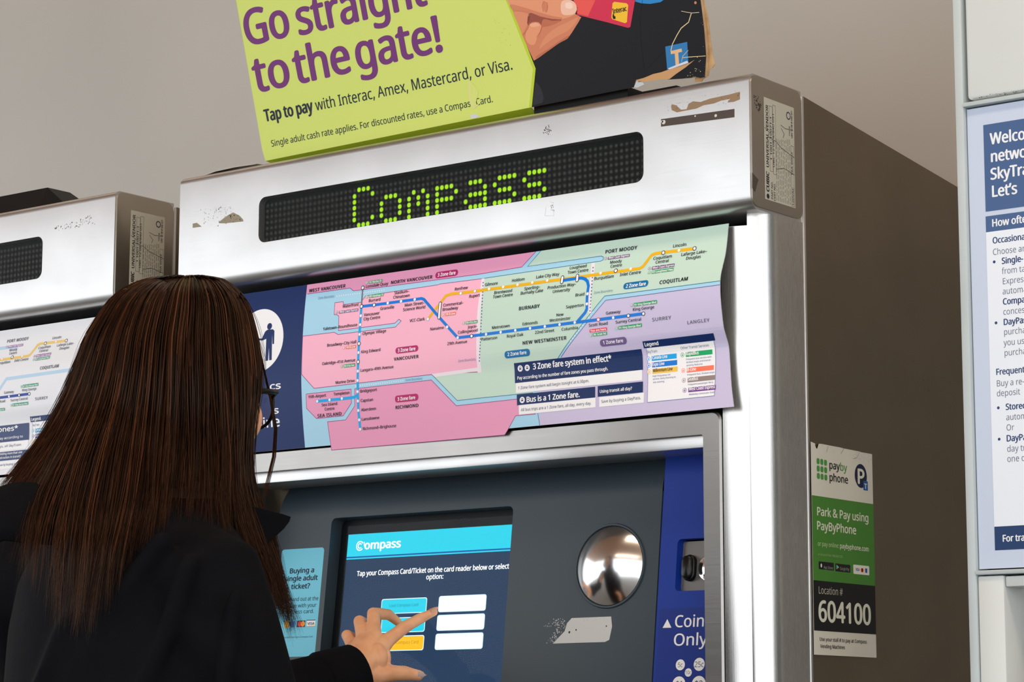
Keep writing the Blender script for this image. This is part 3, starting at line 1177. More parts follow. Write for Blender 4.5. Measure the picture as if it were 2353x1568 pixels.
def map_poster(surf, faded):
    a = Art(surf)
    if not faded:
        PINK_SHADE, PINK2, GREEN, LILAC, WATER, NAVY = ink(236, 158, 194), ink(251, 184, 208), ink(198, 224, 208), ink(205, 196, 226), ink(168, 216, 240), ink(4, 38, 96)  # first pink is the second one darkened, shade put into the ink
        E1, E2, E3, BAND = ink(140, 50, 120), ink(0, 110, 140), ink(88, 74, 140), ink(240, 230, 238)
        EXPO, MILL, CAN, BOX, TX = ink(0, 122, 220), ink(238, 182, 20), ink(0, 168, 236), ink(6, 40, 94), ink(28, 28, 44)
    else:
        PINK_SHADE = PINK2 = GREEN = LILAC = ink(236, 237, 241)
        WATER, NAVY = ink(186, 216, 238), ink(236, 237, 241)
        E1 = E2 = E3 = BAND = ink(236, 237, 241)
        EXPO, MILL, CAN, BOX, TX = ink(40, 70, 160), ink(240, 205, 120), ink(60, 170, 210), ink(62, 78, 118), ink(108, 112, 124)
    W = ink(246, 246, 248)
    GN, PU, OR, BR = (ink(16, 158, 92), ink(98, 42, 118), ink(240, 112, 62), ink(140, 122, 120)) if not faded else (ink(40, 160, 120), ink(150, 80, 160), ink(240, 150, 110), ink(150, 140, 140))
    MAG, TEAL, GREY = ink(184, 16, 104), ink(0, 112, 170), ink(112, 92, 142)
    u0, u1, v0, v1 = -0.955, -0.050, 1.4665, 1.7010
    if faded:
        u0, v1 = -0.9, on_y(60, 750, .02)[2]
    a.polyuv([(u0, v1), (u0, v0)] + [(edge(v), v) for v in np.linspace(v0, v1, 40)], WATER if not faded else PINK_SHADE, 0)
    if not faded:
        RIGHT = [(edge(v), v) for v in np.linspace(v0, 1.628, 24)]
        ux = -0.767
        a.rectuv(u0, v0, ux, v1, NAVY, 1)
        def lid(p, q):
            """where the edge p-q meets the top of the sheet"""
            t = (v1 - p[1]) / (q[1] - p[1])
            return (p[0] + (q[0] - p[0]) * t, v1)
        t1 = lid(surf.fp(*Z6(670, 383)), surf.fp(*Z6(800, 240)))
        t2 = lid(surf.fp(1212.7, 612.5), surf.fp(1248, 571))
        a.polyuv([(ux, surf.fp(708, 676)[1]), *a.px([Z5(1195, 832), Z5(1225, 858), Z5(2352, 708), Z6(670, 383)]), t1, (ux, v1)], PINK_SHADE, 1)
        V = [(829.6, 695), (840.6, 680), (1006, 655), (1011.5, 653), (1110, 640.5), (1104, 855), (992.7, 861), (722, 893), (693.5, 861), (696, 773), (768, 764), (777, 769), (909, 752), (922, 738), (917, 734), (908, 743), (778, 760), (779, 727), (774, 723.5), (768, 723), (770, 696), (789, 693.6), (789.5, 700.5)]
        R_ = [(815.5, 894), (991.4, 873.7), (1048.8, 933), (1230, 913), (1230, 952), (1185, 956), (1166.8, 989), (1160, 1000), (762, 1035), (753, 969.8), (794.5, 965.5), (815.5, 933.6)]
        S_ = [(704, 906), (807, 894.8), (807.8, 927), (789, 956), (727.5, 962.4), (704.5, 938.7)]
        a.poly(V, PINK2, 1)
        a.poly(R_, PINK_SHADE, 1)
        a.poly(S_, PINK_SHADE, 1)
        gp = a.px([(1661, 645), (1389.8, 680.6), (1282, 824), (1225, 903), (1100, 915.5), (1051, 921), (992.7, 861.4), (1104, 852), (1112, 640), (1380, 600.5), (1386, 598), (1386.8, 591), (1382, 588.7), (1212.7, 612.5)])
        gp[0][0] = u1
        a.polyuv([(u1, v1)] + gp + [t2], GREEN, 1)
        lp = a.px([(1661, 654), (1392, 690.5), (1289, 822), (1236, 900), (1241, 980)])
        lp[0][0] = u1
        a.polyuv([(lp[-1][0], v0)] + [p for p in RIGHT if p[1] < lp[0][1]] + lp, LILAC, 1)
        for P, m in ((V, E1), (R_, E1), (S_, E1)):
            a.line(P, 1.3, m, 2, True)
        lwd = 1.3 * a.scale(1200, 640)
        a.lineuv(a.px([(707, 676), Z5(1195, 832), Z5(1225, 858), Z5(2352, 708), Z6(670, 383)]) + [t1], lwd, E1, 2)
        a.lineuv([tuple(gp[0])] + a.px([(1389.8, 680.6), (1282, 824)]), lwd, E2, 2)
        a.lineuv(a.px([(1112, 640), (1380, 600.5), (1386, 598), (1386.8, 591), (1382, 588.7), (1212.7, 612.5)]) + [t2], lwd, E2, 2)
        a.line([(992.7, 861.4), (1051, 921), (1100, 915.5), (1225, 903)], 1.3, E2, 2)
        a.lineuv([tuple(lp[0])] + a.px([(1392, 690.5), (1289, 822)]), lwd, E3, 2)
        a.line([(1236, 950), (1241, 980)], 1.3, E3, 2)
        a.poly([(1107, 641), (1114, 640), (1107, 856), (1098, 857)], BAND, 3)
        a.poly([(992, 860), (1098, 845), (1107, 852), (1000, 867)], BAND, 3)
        a.poly([Z6(1208, 352), Z6(1236, 348), Z6(1208, 740), Z6(1185, 742)], BAND, 3)
        for i in range(26):
            t = i / 25
            a.disc(1110.5 - 8.5 * t, 650 + 180 * t, 1.5, ink(40, 70, 130), 4)
        for i in range(14):
            t = i / 13
            p, q = Z6(1221, 388), Z6(1197, 722)
            a.disc(p[0] + (q[0] - p[0]) * t, p[1] + (q[1] - p[1]) * t, 1.5, ink(40, 70, 130), 4)
        for i in range(22):
            t = i / 21
            p, q = Z5(1078, 905), Z5(1500, 850)
            a.disc(p[0] + (q[0] - p[0]) * t, p[1] + (q[1] - p[1]) * t, 1.4, W, 4)
            p, q = Z7(855, 540), Z7(1280, 492)
            a.disc(p[0] + (q[0] - p[0]) * t, p[1] + (q[1] - p[1]) * t, 1.5, W, 4)
        for i in range(12):
            t = i / 11
            p, q = Z8(1030, 70), Z8(830, 330)
            a.disc(p[0] + (q[0] - p[0]) * t, p[1] + (q[1] - p[1]) * t, 1.6, W, 4)
        # pictogram and wording on the navy field
        a.disc(597, 783, 71.5, W, 2)
        nv = NAVY
        a.disc(*Z5(470, 1177), 7.4, nv, 3)
        a.poly([Z5(*p) for p in ((430, 1225), (450, 1208), (500, 1203), (514, 1218), (510, 1335), (496, 1338), (494, 1252), (489, 1480), (466, 1484), (464, 1372), (456, 1486), (432, 1490), (440, 1290), (405, 1306), (352, 1300), (352, 1284), (400, 1288))], nv, 3)
        a.poly([Z5(*p) for p in ((280, 1160), (342, 1150), (335, 1300), (280, 1310))], nv, 3)
        zg = crop(560, 860, 7.8375)
        a.text('cs', *zg(478, 282), zg(668, 275)[0], 15.5, W, 3, .05)
        a.text('s', *zg(545, 716), zg(632, 708)[0], 15.5, W, 3, .05)
        a.text('line', *zg(310, 974), zg(652, 952)[0], 23, W, 3, .035)
    else:
        a.line([(1430, 592), (1340, 603), (1260, 614)], 9, WATER, 1)
        a.line([(1700, 640), (1400, 682), (1300, 820)], 9, WATER, 1)
        a.line([(1300, 525), (1700, 471)], 1.6, ink(96, 98, 106), 3)
        for i in range(14):
            t = i / 13
            p, q = Z6(1221, 388), Z6(1197, 722)
            a.disc(p[0] + (q[0] - p[0]) * t, p[1] + (q[1] - p[1]) * t, 1.3, ink(120, 126, 150), 4)

    # lines and stations
    mill = [Z5(1897, 1112), Z5(2010, 965), Z5(2058, 902), Z5(2110, 885), Z6(200, 585), Z6(1100, 462), Z6(1580, 395), Z6(1605, 380), Z6(1672, 292), Z6(1700, 279), Z6(2005, 240)]
    expo = [Z5(1298, 998), Z5(1412, 985), Z5(1778, 935), Z5(1838, 926), Z5(1862, 935), Z5(2165, 1280), Z5(2290, 1265), Z6(345, 908), Z6(1080, 812), Z6(1160, 803), Z6(1610, 744)]
    br = [Z6(1100, 805), Z6(1160, 735), Z6(1173, 705), Z6(1186, 530), Z6(1178, 495), Z6(1160, 476), Z6(1135, 468), Z6(1100, 470), Z6(985, 487)]
    can = [Z5(1298, 998), Z5(1285, 1165), Z5(1268, 1498), Z7(872, 490), Z7(872, 590), Z7(875, 675), Z7(878, 760), Z7(887, 845), Z7(895, 930)]
    lw = 6.8
    if not faded:
        a.line(can, lw, CAN, 5)
        a.line([Z7(866, 622), Z7(845, 640), Z7(730, 655), Z7(508, 677)], lw, CAN, 5)
        a.line([Z5(1310, 830), Z5(1298, 985)], 4, ink(120, 116, 124), 5)
    a.line(mill, lw, MILL, 5)
    a.line(expo, lw, EXPO, 6)
    a.line(br, lw, EXPO, 6)
    sts = [(Z5, p) for p in ((1535, 967), (1655, 952), (1778, 935), (2192, 880), (2320, 860), (1897, 1112), (2070, 1183), (2165, 1280), (1293, 1082), (1287, 1163), (1282, 1250), (1272, 1414))]
    sts += [(Z6, p) for p in ((418, 552), (527, 537), (638, 520), (752, 503), (867, 487), (1280, 430), (1512, 397), (1885, 254), (1178, 590), (1174, 668), (395, 903), (508, 887), (621, 872), (735, 857), (849, 843), (963, 828), (1080, 812), (1377, 775))]
    sts += [(Z7, p) for p in ((874, 405), (872, 490), (872, 590), (875, 675), (878, 760), (887, 845), (895, 930), (730, 652), (619, 664), (508, 677))]
    for z, p in sts:
        a.disc(*z(*p), 4.0, CAN if z is Z7 else (MILL if p[1] < 560 and z is Z6 else EXPO), 7)
        a.disc(*z(*p), 3.4, W, 8)
    for z, p in ((Z5, (1310, 830)), (Z5, (1298, 998)), (Z5, (1412, 985)), (Z5, (1276, 1333)), (Z5, (1268, 1498)), (Z5, (2290, 1265)), (Z6, (1397, 412)), (Z6, (1764, 273)), (Z6, (2005, 240)), (Z6, (1494, 760)), (Z6, (1610, 744))):
        a.disc(*z(*p), 5.0, ink(24, 34, 70), 7)
        a.disc(*z(*p), 3.4, W, 8)
    a.disc(*Z6(1262, 790), 5, ink(230, 50, 90), 7)
    a.disc(*Z6(1262, 790), 3.4, W, 8)
    for z, p, q in ((Z5, (2008, 972), (1997, 1100)), (Z6, (985, 463), (980, 500)), (Z6, (1101, 450), (1098, 486))):
        for w, m, L in ((8.6, ink(24, 34, 70), 8), (5.4, W, 9)):
            a.line([z(*p), z(*q)], w, m, L)
            a.disc(*z(*p), w / 2, m, L)
            a.disc(*z(*q), w / 2, m, L)

    def T(z, k, rows, cap, mat, bold=0.03, sp=1.0):
        for body, x0, y0, x1 in rows:
            a.text(body, *z(x0, y0), z(x1, y0)[0], cap / k, mat, 10, bold, sp)
    K5, K6, K7, K8, KL = 3.92, 3.3614, 3.9217, 3.9217, 7.8417
    if not faded:
        T(Z5, K5, (('WEST VANCOUVER', 826, 872, 1152), ('NORTH VANCOUVER', 1565, 798, 1935), ('VANCOUVER', 1592, 1488, 1812)), 28, TX, .06, 1.12)
        T(Z7, K7, (('RICHMOND', 1217, 748, 1420), ('SEA ISLAND', 513, 824, 727)), 29, TX, .06, 1.12)
        T(Z5, K5, (('Lonsdale Quay', 1338, 832, 1538), ('Burrard', 1365, 960, 1468), ('Stadium–', 1595, 890, 1728), ('Chinatown', 1585, 930, 1732), ('Granville', 1468, 1032, 1592),
                   ('Main Street–', 1688, 1001, 1865), ('Science World', 1673, 1042, 1872), ('Renfrew', 2140, 856, 2255), ('Waterfront', 1128, 1012, 1272), ('Vancouver', 1320, 1088, 1460),
                   ('City Centre', 1318, 1126, 1466), ('Yaletown–Roundhouse', 952, 1215, 1260), ('Olympic Village', 1308, 1257, 1520), ('Broadway–City Hall', 990, 1362, 1250), ('King Edward', 1298, 1421, 1468),
                   ('Oakridge–41st Avenue', 945, 1528, 1242), ('Commerical–', 2035, 1001, 2215), ('Broadway', 2030, 1040, 2168), ('VCC-Clark', 1732, 1141, 1868), ('Nanaimo', 1918, 1216, 2040),
                   ('Joyce–', 2255, 1198, 2342), ('Collingwood', 2168, 1246, 2345), ('29th Avenue', 2072, 1348, 2250)), 26, TX)
        T(Z7, K7, (('Langara–49th Avenue', 900, 412, 1195), ('Marine Drive', 675, 522, 847), ('Bridgeport', 897, 600, 1047), ('Capstan', 901, 685, 1011), ('Aberdeen', 905, 768, 1037),
                   ('Lansdowne', 911, 852, 1068), ('Richmond–Brighouse', 921, 938, 1220), ('YVR–Airport', 428, 652, 588), ('Templeton', 657, 626, 800), ('Sea Island', 549, 724, 688), ('Centre', 577, 762, 664)), 26, TX)
        T(Z6, K6, (('Rupert', 265, 622, 346), ('Gilmore', 387, 532, 484), ('Brentwood', 458, 594, 594), ('Town Centre', 447, 627, 600), ('Holdom', 595, 500, 691), ('Sperling–', 690, 563, 812), ('Burnaby Lake', 662, 598, 834),
                   ('Lake City Way', 782, 473, 960), ('Production Way–', 870, 556, 1088), ('University', 910, 585, 1043), ('Lougheed', 1042, 402, 1170), ('Town Centre', 1025, 438, 1184), ('Braid', 1085, 612, 1153),
                   ('Sapperton', 1013, 704, 1148), ('New', 940, 766, 993), ('Westminster', 885, 809, 1048), ('Columbia', 980, 877, 1104), ('22nd Street', 774, 901, 922), ('Edmonds', 678, 836, 794),
                   ('Royal Oak', 557, 930, 683), ('Metrotown', 442, 864, 577), ('Patterson', 360, 954, 481)), 22.5, TX)
        T(Z6, K6, (('BURNABY', 650, 718, 808), ('NEW WESTMINSTER', 680, 984, 1016)), 26, TX, .06, 1.12)
        for z, p in ((Z5, (908, 935, 1055)), (Z7, (1303, 497, 1457)), (Z7, (1780, 325, 1938)), (Z6, (1228, 592, 1373))):
            a.text('Zone Boundary', *z(p[0], p[1]), z(p[2], p[1])[0], 5.6, ink(120, 150, 178), 10)
    T(Z6, K6, (('PORT MOODY', 1318, 280, 1560), ('COQUITLAM', 1735, 516, 1950)), 26, TX, .06, 1.12)
    T(Z6, K6, (('SURREY', 1680, 804, 1825), ('LANGLEY', 1952, 826, 2122)), 26, ink(88, 88, 108), .02, 1.12)
    T(Z6, K6, (('Moody', 1354, 359, 1442), ('Centre', 1356, 390, 1443), ('Burquitlam', 1230, 485, 1379), ('Inlet Centre', 1428, 455, 1589), ('Coquitlam', 1687, 329, 1828), ('Central', 1704, 358, 1803), ('Lincoln', 1840, 233, 1940),
               ('Lafarge Lake–', 1903, 299, 2100), ('Douglas', 1940, 328, 2052), ('Scott Road', 1190, 846, 1334), ('Gateway', 1322, 752, 1433), ('Surrey Central', 1397, 822, 1592), ('King George', 1530, 724, 1694)), 22.5, TX)

    def pill(z, x0, y0, x1, y1, mat, r=.0035, L=9):
        p, q = surf.fp(*z(x0, y0)), surf.fp(*z(x1, y1))
        a.rectuv(p[0], p[1], q[0], q[1], mat, L, r)

    def chip(z, k, body, x0, y0, x1, y1, mat, icon=True):
        """small coloured route tag with its round service sign"""
        pill(z, x0, y0, x1, y1, mat, 0)
        h = (y0 - y1) / k
        a.text(body, *z(x0 + 6, y0 - 5), z(x1 - 6, y0)[0], 4.6, W, 11, .05)
        if icon:
            c = z(x0 - 5.2 * k, y0 - 3.0 * k)
            a.disc(c[0], c[1], 3.4, mat, 9)
            a.disc(c[0], c[1], 2.6, W, 10)
            a.disc(c[0], c[1], 1.2, mat, 11)
    if not faded:
        for z, x0, y0, x1, y1, tx, ty, tx1, m, body in ((Z5, 1962, 748, 2170, 662, 1985, 731, 2145, MAG, '3 Zone fare'), (Z5, 1605, 1426, 1810, 1345, 1627, 1411, 1785, MAG, '3 Zone fare'),
                                                        (Z7, 1211, 690, 1417, 606, 1234, 673, 1392, MAG, '3 Zone fare'), (Z6, 1453, 558, 1652, 482, 1475, 545, 1628, TEAL, '2 Zone fare'),
                                                        (Z8, 240, 489, 460, 397, 265, 466, 434, TEAL, '2 Zone fare'), (Z8, 1102, 384, 1330, 290, 1127, 361, 1306, GREY, '1 Zone fare')):
            pill(z, x0, y0, x1, y1, m, .0042)
            a.text(body, *z(tx, ty), z(tx1, ty)[0], 7.6, W, 11, .05)
        chip(Z5, K5, 'R2 Marine Dr', 1367, 795, 1487, 752, GN)
        chip(Z5, K5, 'R5 Hastings St', 1367, 922, 1500, 877, GN)
        chip(Z5, K5, 'West Coast Express', 1097, 1063, 1270, 1016, PU)
        chip(Z5, K5, '99 B-Line', 1160, 1383, 1249, 1346, OR)
        chip(Z5, K5, '99 B-Line', 2055, 1085, 2148, 1046, OR)
        chip(Z5, K5, 'R4 41st Ave', 1140, 1550, 1241, 1510, GN)
        chip(Z5, K5, 'R4 41st Ave', 2240, 1160, 2345, 1120, GN)
        chip(Z6, K6, 'You are here', 1196, 890, 1328, 849, ink(238, 58, 76), False)
        a.text('ONE', 0, 0, None, 0, W) if False else None
    chip(Z6, K6, 'West Coast Express', 1335, 327, 1505, 282, PU)
    chip(Z6, K6, 'West Coast Express', 1675, 404, 1852, 356, PU)
    chip(Z6, K6, 'R3 Lougheed Hwy', 1673, 436, 1845, 388, GN)
    chip(Z6, K6, 'R1 King George Blvd', 1537, 689, 1715, 638, GN)
    chip(Z6, K6, 'R1 King George Blvd', 1420, 867, 1597, 818, GN)
    chip(Z6, K6, 'R6 Scott Rd', 1223, 920, 1328, 882, GN)

    # notice boxes
    for bl_, tr_, m in (((330, 710), (1468, 402), BOX), ((338, 800), (1475, 590), W), ((348, 910), (1052, 742), BOX), ((365, 995), (1056, 838), W), ((1075, 833), (1483, 695), BOX), ((1088, 925), (1492, 796), W)):
        a.rect(*Z8(*bl_), *Z8(*tr_), m, 8 if m is BOX else 7)
    B = ink(24, 40, 82)
    if not faded:
        rows = (('3 Zone fare system in effect*', 495, 586, 1200, 52, W, .055), ('Pay according to the number of fare zones you pass through.', 353, 679, 1168, 28, W, .035), ('1 Zone fare system will begin tonight at 6:30pm.', 360, 767, 998, 26, B, 0),
                ('Bus is a 1 Zone fare.', 437, 882, 912, 48, W, .055), ('All bus trips are a 1 Zone fare, all day, every day.', 384, 965, 1017, 26, B, 0), ('Using transit all day?', 1095, 799, 1384, 27, W, .035), ('Save by buying a DayPass.', 1108, 889, 1463, 26, B, 0))
        for c in ((377, 578), (440, 572), (395, 862)):
            a.disc(*Z8(*c), 7.4, W, 10)
            x, y = Z8(*c)
            p = surf.fp(x, y)
            k = a.scale(x, y)
            a.rectuv(p[0] - 3 * k, p[1] - 2.4 * k, p[0] + 3 * k, p[1] + 4 * k, BOX, 11, 1.2 * k)
            a.rectuv(p[0] - 2 * k, p[1] + .4 * k, p[0] + 2 * k, p[1] + 2.8 * k, W, 12)
            a.lineuv([(p[0] - 3.2 * k, p[1] - 4.4 * k), (p[0] - 1.8 * k, p[1] - 2 * k)], .9 * k, BOX, 11)
            a.lineuv([(p[0] + 3.2 * k, p[1] - 4.4 * k), (p[0] + 1.8 * k, p[1] - 2 * k)], .9 * k, BOX, 11)
    else:
        rows = (('Fare Zones*', 800, 545, 1330, 52, W, .055), ('On weekdays, you pay according to', 700, 640, 1400, 26, W, .02), ('On weekends and holidays, all SkyTrain', 620, 735, 1380, 24, B, 0),
                ('Visiting more than one', 1095, 768, 1400, 24, W, .03), ('attraction in transit?', 1095, 810, 1384, 24, W, .03), ('Save by buying a DayPass.', 1080, 889, 1440, 24, B, 0))
    for body, x0, y0, x1, cap, m, b in rows:
        a.text(body, *Z8(x0, y0), Z8(x1, y0)[0], cap / K8, m, 11, b)

    # legend
    a.rect(*ZL(222, 1295), *ZL(1415, 185), W, 7)
    a.rect(*ZL(160, 322), *ZL(1408, 48), BOX, 8)
    p, q = surf.fp(*ZL(222, 1295)), surf.fp(*ZL(1415, 185))
    a.lineuv([(p[0], q[1]), p, (q[0], p[1]), q], .0005, ink(90, 110, 170), 8)
    LT = ink(52, 84, 140)
    for body, x0, y0, x1, cap, m, b in (('Legend', 183, 287, 425, 62, W, .06), ('SkyTrain', 220, 412, 402, 46, LT, 0), ('Other Transit Services', 826, 343, 1335, 46, LT, 0),
                                        ('High frequency rail', 318, 840, 635, 30, LT, 0), ('service. Early morning to', 322, 892, 735, 30, LT, 0), ('late evening', 328, 950, 525, 30, LT, 0),
                                        ('Frequent bus service with', 922, 535, 1378, 30, LT, 0), ('limited stops and transit', 926, 590, 1362, 30, LT, 0), ('priority features', 932, 645, 1218, 30, LT, 0),
                                        ('Frequent bus, limited stops', 942, 815, 1435, 30, LT, 0), ('Frequent passenger ferry', 955, 990, 1410, 30, LT, 0), ('Weekday commuter train', 970, 1170, 1430, 30, LT, 0)):
        a.text(body, *ZL(x0, y0), ZL(x1, y0)[0], cap / KL, m, 11, b)
    for bl_, tr_, m, body, x0, y0, x1, cx_, cy_ in (((302, 550), (748, 412), CAN, 'Canada Line', 315, 520, 582, 240, 510), ((308, 668), (758, 530), EXPO, 'Expo Line', 318, 642, 528, 247, 628),
                                                    ((315, 785), (768, 648), ink(246, 200, 88), 'Millennium Line', 326, 752, 675, 253, 745), ((915, 478), (1392, 340), ink(0, 168, 98), 'RapidBus', 925, 450, 1148, 852, 440),
                                                    ((933, 760), (1420, 622), ink(255, 122, 92), 'B-Line', 945, 735, 1097, 868, 720), ((945, 938), (1440, 800), ink(150, 132, 128), 'SeaBus', 957, 908, 1135, 880, 898),
                                                    ((958, 1115), (1455, 980), ink(120, 60, 150), 'West Coast Express', 970, 1085, 1440, 893, 1078)):
        a.rect(*ZL(*bl_), *ZL(*tr_), m, 9)
        a.text(body, *ZL(x0, y0), ZL(x1, y0)[0], 58 / KL, W if body[0] != 'M' else ink(84, 64, 30), 11, .04)
        a.disc(*ZL(cx_, cy_), 5.2, m, 9)
        x, y = ZL(cx_, cy_)
        p = surf.fp(x, y)
        k = a.scale(x, y)
        a.discuv(p[0], p[1], 4.2 * k, W, 10)
        a.rectuv(p[0] - 2 * k, p[1] - 2.2 * k, p[0] + 2 * k, p[1] + 2.6 * k, m, 11, .8 * k)
        a.rectuv(p[0] - 1.3 * k, p[1] + .2 * k, p[0] + 1.3 * k, p[1] + 1.7 * k, W, 12)
    return a, (u0, u1, v0, v1)


CUTS = (list(np.arange(1.468, 1.706, 0.004)), list(np.arange(-.93, -.045, .03)))


def poster(surf, faded, dx, label):
    a, (u0, u1, v0, v1) = map_poster(surf, faded)
    # the sheet itself
    bm = bmesh.new()
    us, vs_ = np.linspace(0, 1, 36), np.linspace(v0, v1, 64)
    for off in (0.0, -0.0008):
        g = [[bm.verts.new(tuple(surf.at(u0 + (edge(v) - u0) * u, v, off))) for u in us] for v in vs_]
        for i in range(len(vs_) - 1):
            for j in range(len(us) - 1):
                bm.faces.new((g[i][j], g[i][j + 1], g[i + 1][j + 1], g[i + 1][j]))
    sheet = link('map_poster', bm_mesh(bm), None, ink(225, 225, 225), 60)
    tag(sheet, label, 'poster')
    a.build('printed_map', sheet, CUTS, 0.0002)
    return sheet


poster(BENT, False, 0.0, 'curling pink, green and lilac transit map poster on the middle ticket machine')
poster(Neighbour(bend, -PITCH_X), True, -PITCH_X, 'faded white transit map poster at the left edge behind the long hair')

# ================================================================== cardboard sign on the middle machine
LEAN = math.radians(17)
SIGN = Flat((0, 0.050, 1.890), (1, 0, 0), (0, -math.sin(LEAN), math.cos(LEAN)))


def slab(name, surf, uv, thick, mat, parent=None, front=0.0):
    """flat board of real thickness with a free outline"""
    bm = bmesh.new()
    f = [bm.verts.new(tuple(surf.at(u, v, front))) for u, v in uv]
    b = [bm.verts.new(tuple(surf.at(u, v, front - thick))) for u, v in uv]
    tri = [t for t in tessellate_polygon([[Vector((float(u), float(v), 0)) for u, v in uv]]) if len(set(t)) == 3]
    n = len(uv)
    for t in tri:
        bm.faces.new([f[i] for i in t])
        bm.faces.new([b[i] for i in reversed(t)])
    for i in range(n):
        bm.faces.new((f[i], f[(i + 1) % n], b[(i + 1) % n], b[i]))
    return link(name, bm_mesh(bm), parent, mat)


KRAFT = painted('raw_cardboard', rgb(176, 140, 98), rgb(206, 172, 128), 0.85, 60, 0.5)
sp = lambda pts: [tuple(SIGN.fp(*p)) for p in pts]
outline = sp([(603, 345), (610, 370)]) + sp([(1219, 247), Z2(1050, 590), Z2(1062, 540), Z2(1150, 515), Z2(1285, 538), Z2(1380, 532), Z2(1442, 526), Z2(1450, 515), Z2(1500, 527), Z2(1530, 520), Z2(1538, 380), Z2(1532, 290), Z2(1525, 200), Z2(1512, 90), Z2(1500, 0)])
outline += [(-0.092, 0.300), (-0.869, 0.300)]
board = slab('cardboard_sign', SIGN, outline, 0.006, KRAFT)
tag(board, 'lime green and black cardboard payment sign with torn corner on top of the machine', 'sign')
LIME, LIME2 = ink(208, 222, 112, .5), ink(186, 206, 48, .5)
NIGHT = ink(15, 15, 20, .4, .2)
PURP, TXT = ink(112, 46, 116, .5), ink(26, 36, 50, .5)
a = Art(SIGN)
gb = sp([(1219, 247), (1228, 158), (1166, 0)])
gd = (gb[2][0] + (gb[2][0] - gb[1][0]) * .8, gb[2][1] + (gb[2][1] - gb[1][1]) * .8)
a.polyuv([outline[0], outline[1]] + gb + [gd, (-0.869, gd[1])], LIME, 1)
a.polyuv([(-0.869, gd[1]), gd, (gd[0], .300), (-0.869, .300)], LIME, 1)
a.polyuv([gb[0]] + [gd, gb[2], gb[1]][::-1][::-1] + [] if False else [gb[0], *outline[3:5], *outline[5:-2], outline[-2], (gd[0], .300), gd, gb[2], gb[1]], NIGHT, 1)
a.lineuv([gb[0], gb[1], gb[2], gd], .0045, LIME2, 2)
for t_, x, y, x1, cap in (('Go', 203, 312, 495, 240), ('straight', 560, 240, 1425, 150), ('to', 262, 625, 495, 190), ('the', 538, 565, 905, 230), ('gate!', 955, 470, 1520, 240)):
    pass
big = 232 / 2.9413
for t_, (x, y), (x1, y1) in (('Go', (208, 308), (495, 260)), ('straight', (560, 236), (1420, 60)), ('to', (268, 624), (495, 585)), ('the', (540, 566), (905, 492)), ('gate!', (957, 470), (1520, 352))):
    p = SIGN.fp(*Z1(x, y))
    q = SIGN.fp(*Z1(x1, y1))
    co, fs = glyphs(t_, 1.0, 5)
    h = big * a.scale(*Z1(x, y))
    kx = (q[0] - p[0]) / (co[:, 0].max() - co[:, 0].min())
    uv = np.stack([p[0] + (co[:, 0] - co[:, 0].min()) * kx, p[1] + co[:, 1] * h / CAPH], 1)
    ang = .0105
    for i, (e, f) in enumerate(((0, 0), (-1, 0), (1, 0), (0, .5), (0, -.5), (.6, .4), (-.6, .4), (.6, -.4), (-.6, -.4))):
        d = uv + np.array((e, f)) * h * .046
        d[:, 1] += (d[:, 0] - p[0]) * ang
        a.add(d, fs, PURP, 4 + .1 * i)


def slant(body, x, y, x1, cap, mat, bold, zz=Z1):
    p = SIGN.fp(*zz(x, y))
    y_ = y
    q = SIGN.fp(*zz(*x1))
    co, fs = glyphs(body)
    h = cap / 2.9413 * a.scale(*zz(x, y))
    kx = (q[0] - p[0]) / (co[:, 0].max() - co[:, 0].min())
    uv = np.stack([p[0] + (co[:, 0] - co[:, 0].min()) * kx, p[1] + co[:, 1] * h / CAPH], 1)
    uv[:, 1] += (uv[:, 0] - p[0]) * (q[1] - p[1]) / (q[0] - p[0])
    for i, (e, f) in enumerate(((0, 0),) if not bold else ((0, 0), (-1, 0), (1, 0), (0, .6), (0, -.6))):
        a.add(uv + np.array((e, f)) * h * bold, fs, mat, 4 + .1 * i)


slant('Tap to pay', 325, 822, (648, 752), 78, TXT, .06)
slant('with Interac, Amex, Mastercard, or Visa.', 668, 748, (1995, 470), 72, TXT, .012)
slant('Single adult cash rate applies. For discounted rates, use a Compass Card.', 368, 992, (1862, 690), 42, TXT, .012)
slant('Tap your card.', 160, 3, (560, -80), 150, ink(28, 30, 40, .5), .06) if False else None
a.poly([Z1(*p) for p in ((1700, 545), (1720, 560), (1765, 620), (1745, 700), (1735, 735), (1715, 735), (1700, 660))], ink(212, 222, 120, .5), 5)
a.line([Z1(*p) for p in ((1702, 545), (1700, 610), (1708, 680), (1735, 730), (1768, 700))], 2.2, ink(226, 216, 170, .7), 6)
a.poly([Z1(*p) for p in ((1708, 778), (1745, 770), (1775, 785), (1740, 800), (1715, 800))], ink(206, 210, 214, .6), 5)
# printed photograph: hand with a red card
SK, SK2, SK3 = ink(226, 150, 110, .4), ink(208, 126, 92, .4), ink(150, 74, 56, .4)
SK4, SK5, SK6 = ink(234, 170, 134, .4), ink(190, 106, 76, .4), ink(218, 140, 102, .4)


def blob(pts, mat, L):
    """printed shape with a smooth outline through the given picture points"""
    P = np.array([SIGN.fp(*Z2(*p)) for p in pts])
    n, out = len(P), []
    for i in range(n):
        p0, p1, p2, p3 = P[i - 1], P[i], P[(i + 1) % n], P[(i + 2) % n]
        for t in (0, .25, .5, .75):
            out.append(.5 * (2 * p1 + (p2 - p0) * t + (2 * p0 - 5 * p1 + 4 * p2 - p3) * t * t + (3 * p1 - p0 - 3 * p2 + p3) * t ** 3))
    a.polyuv(out, mat, L)


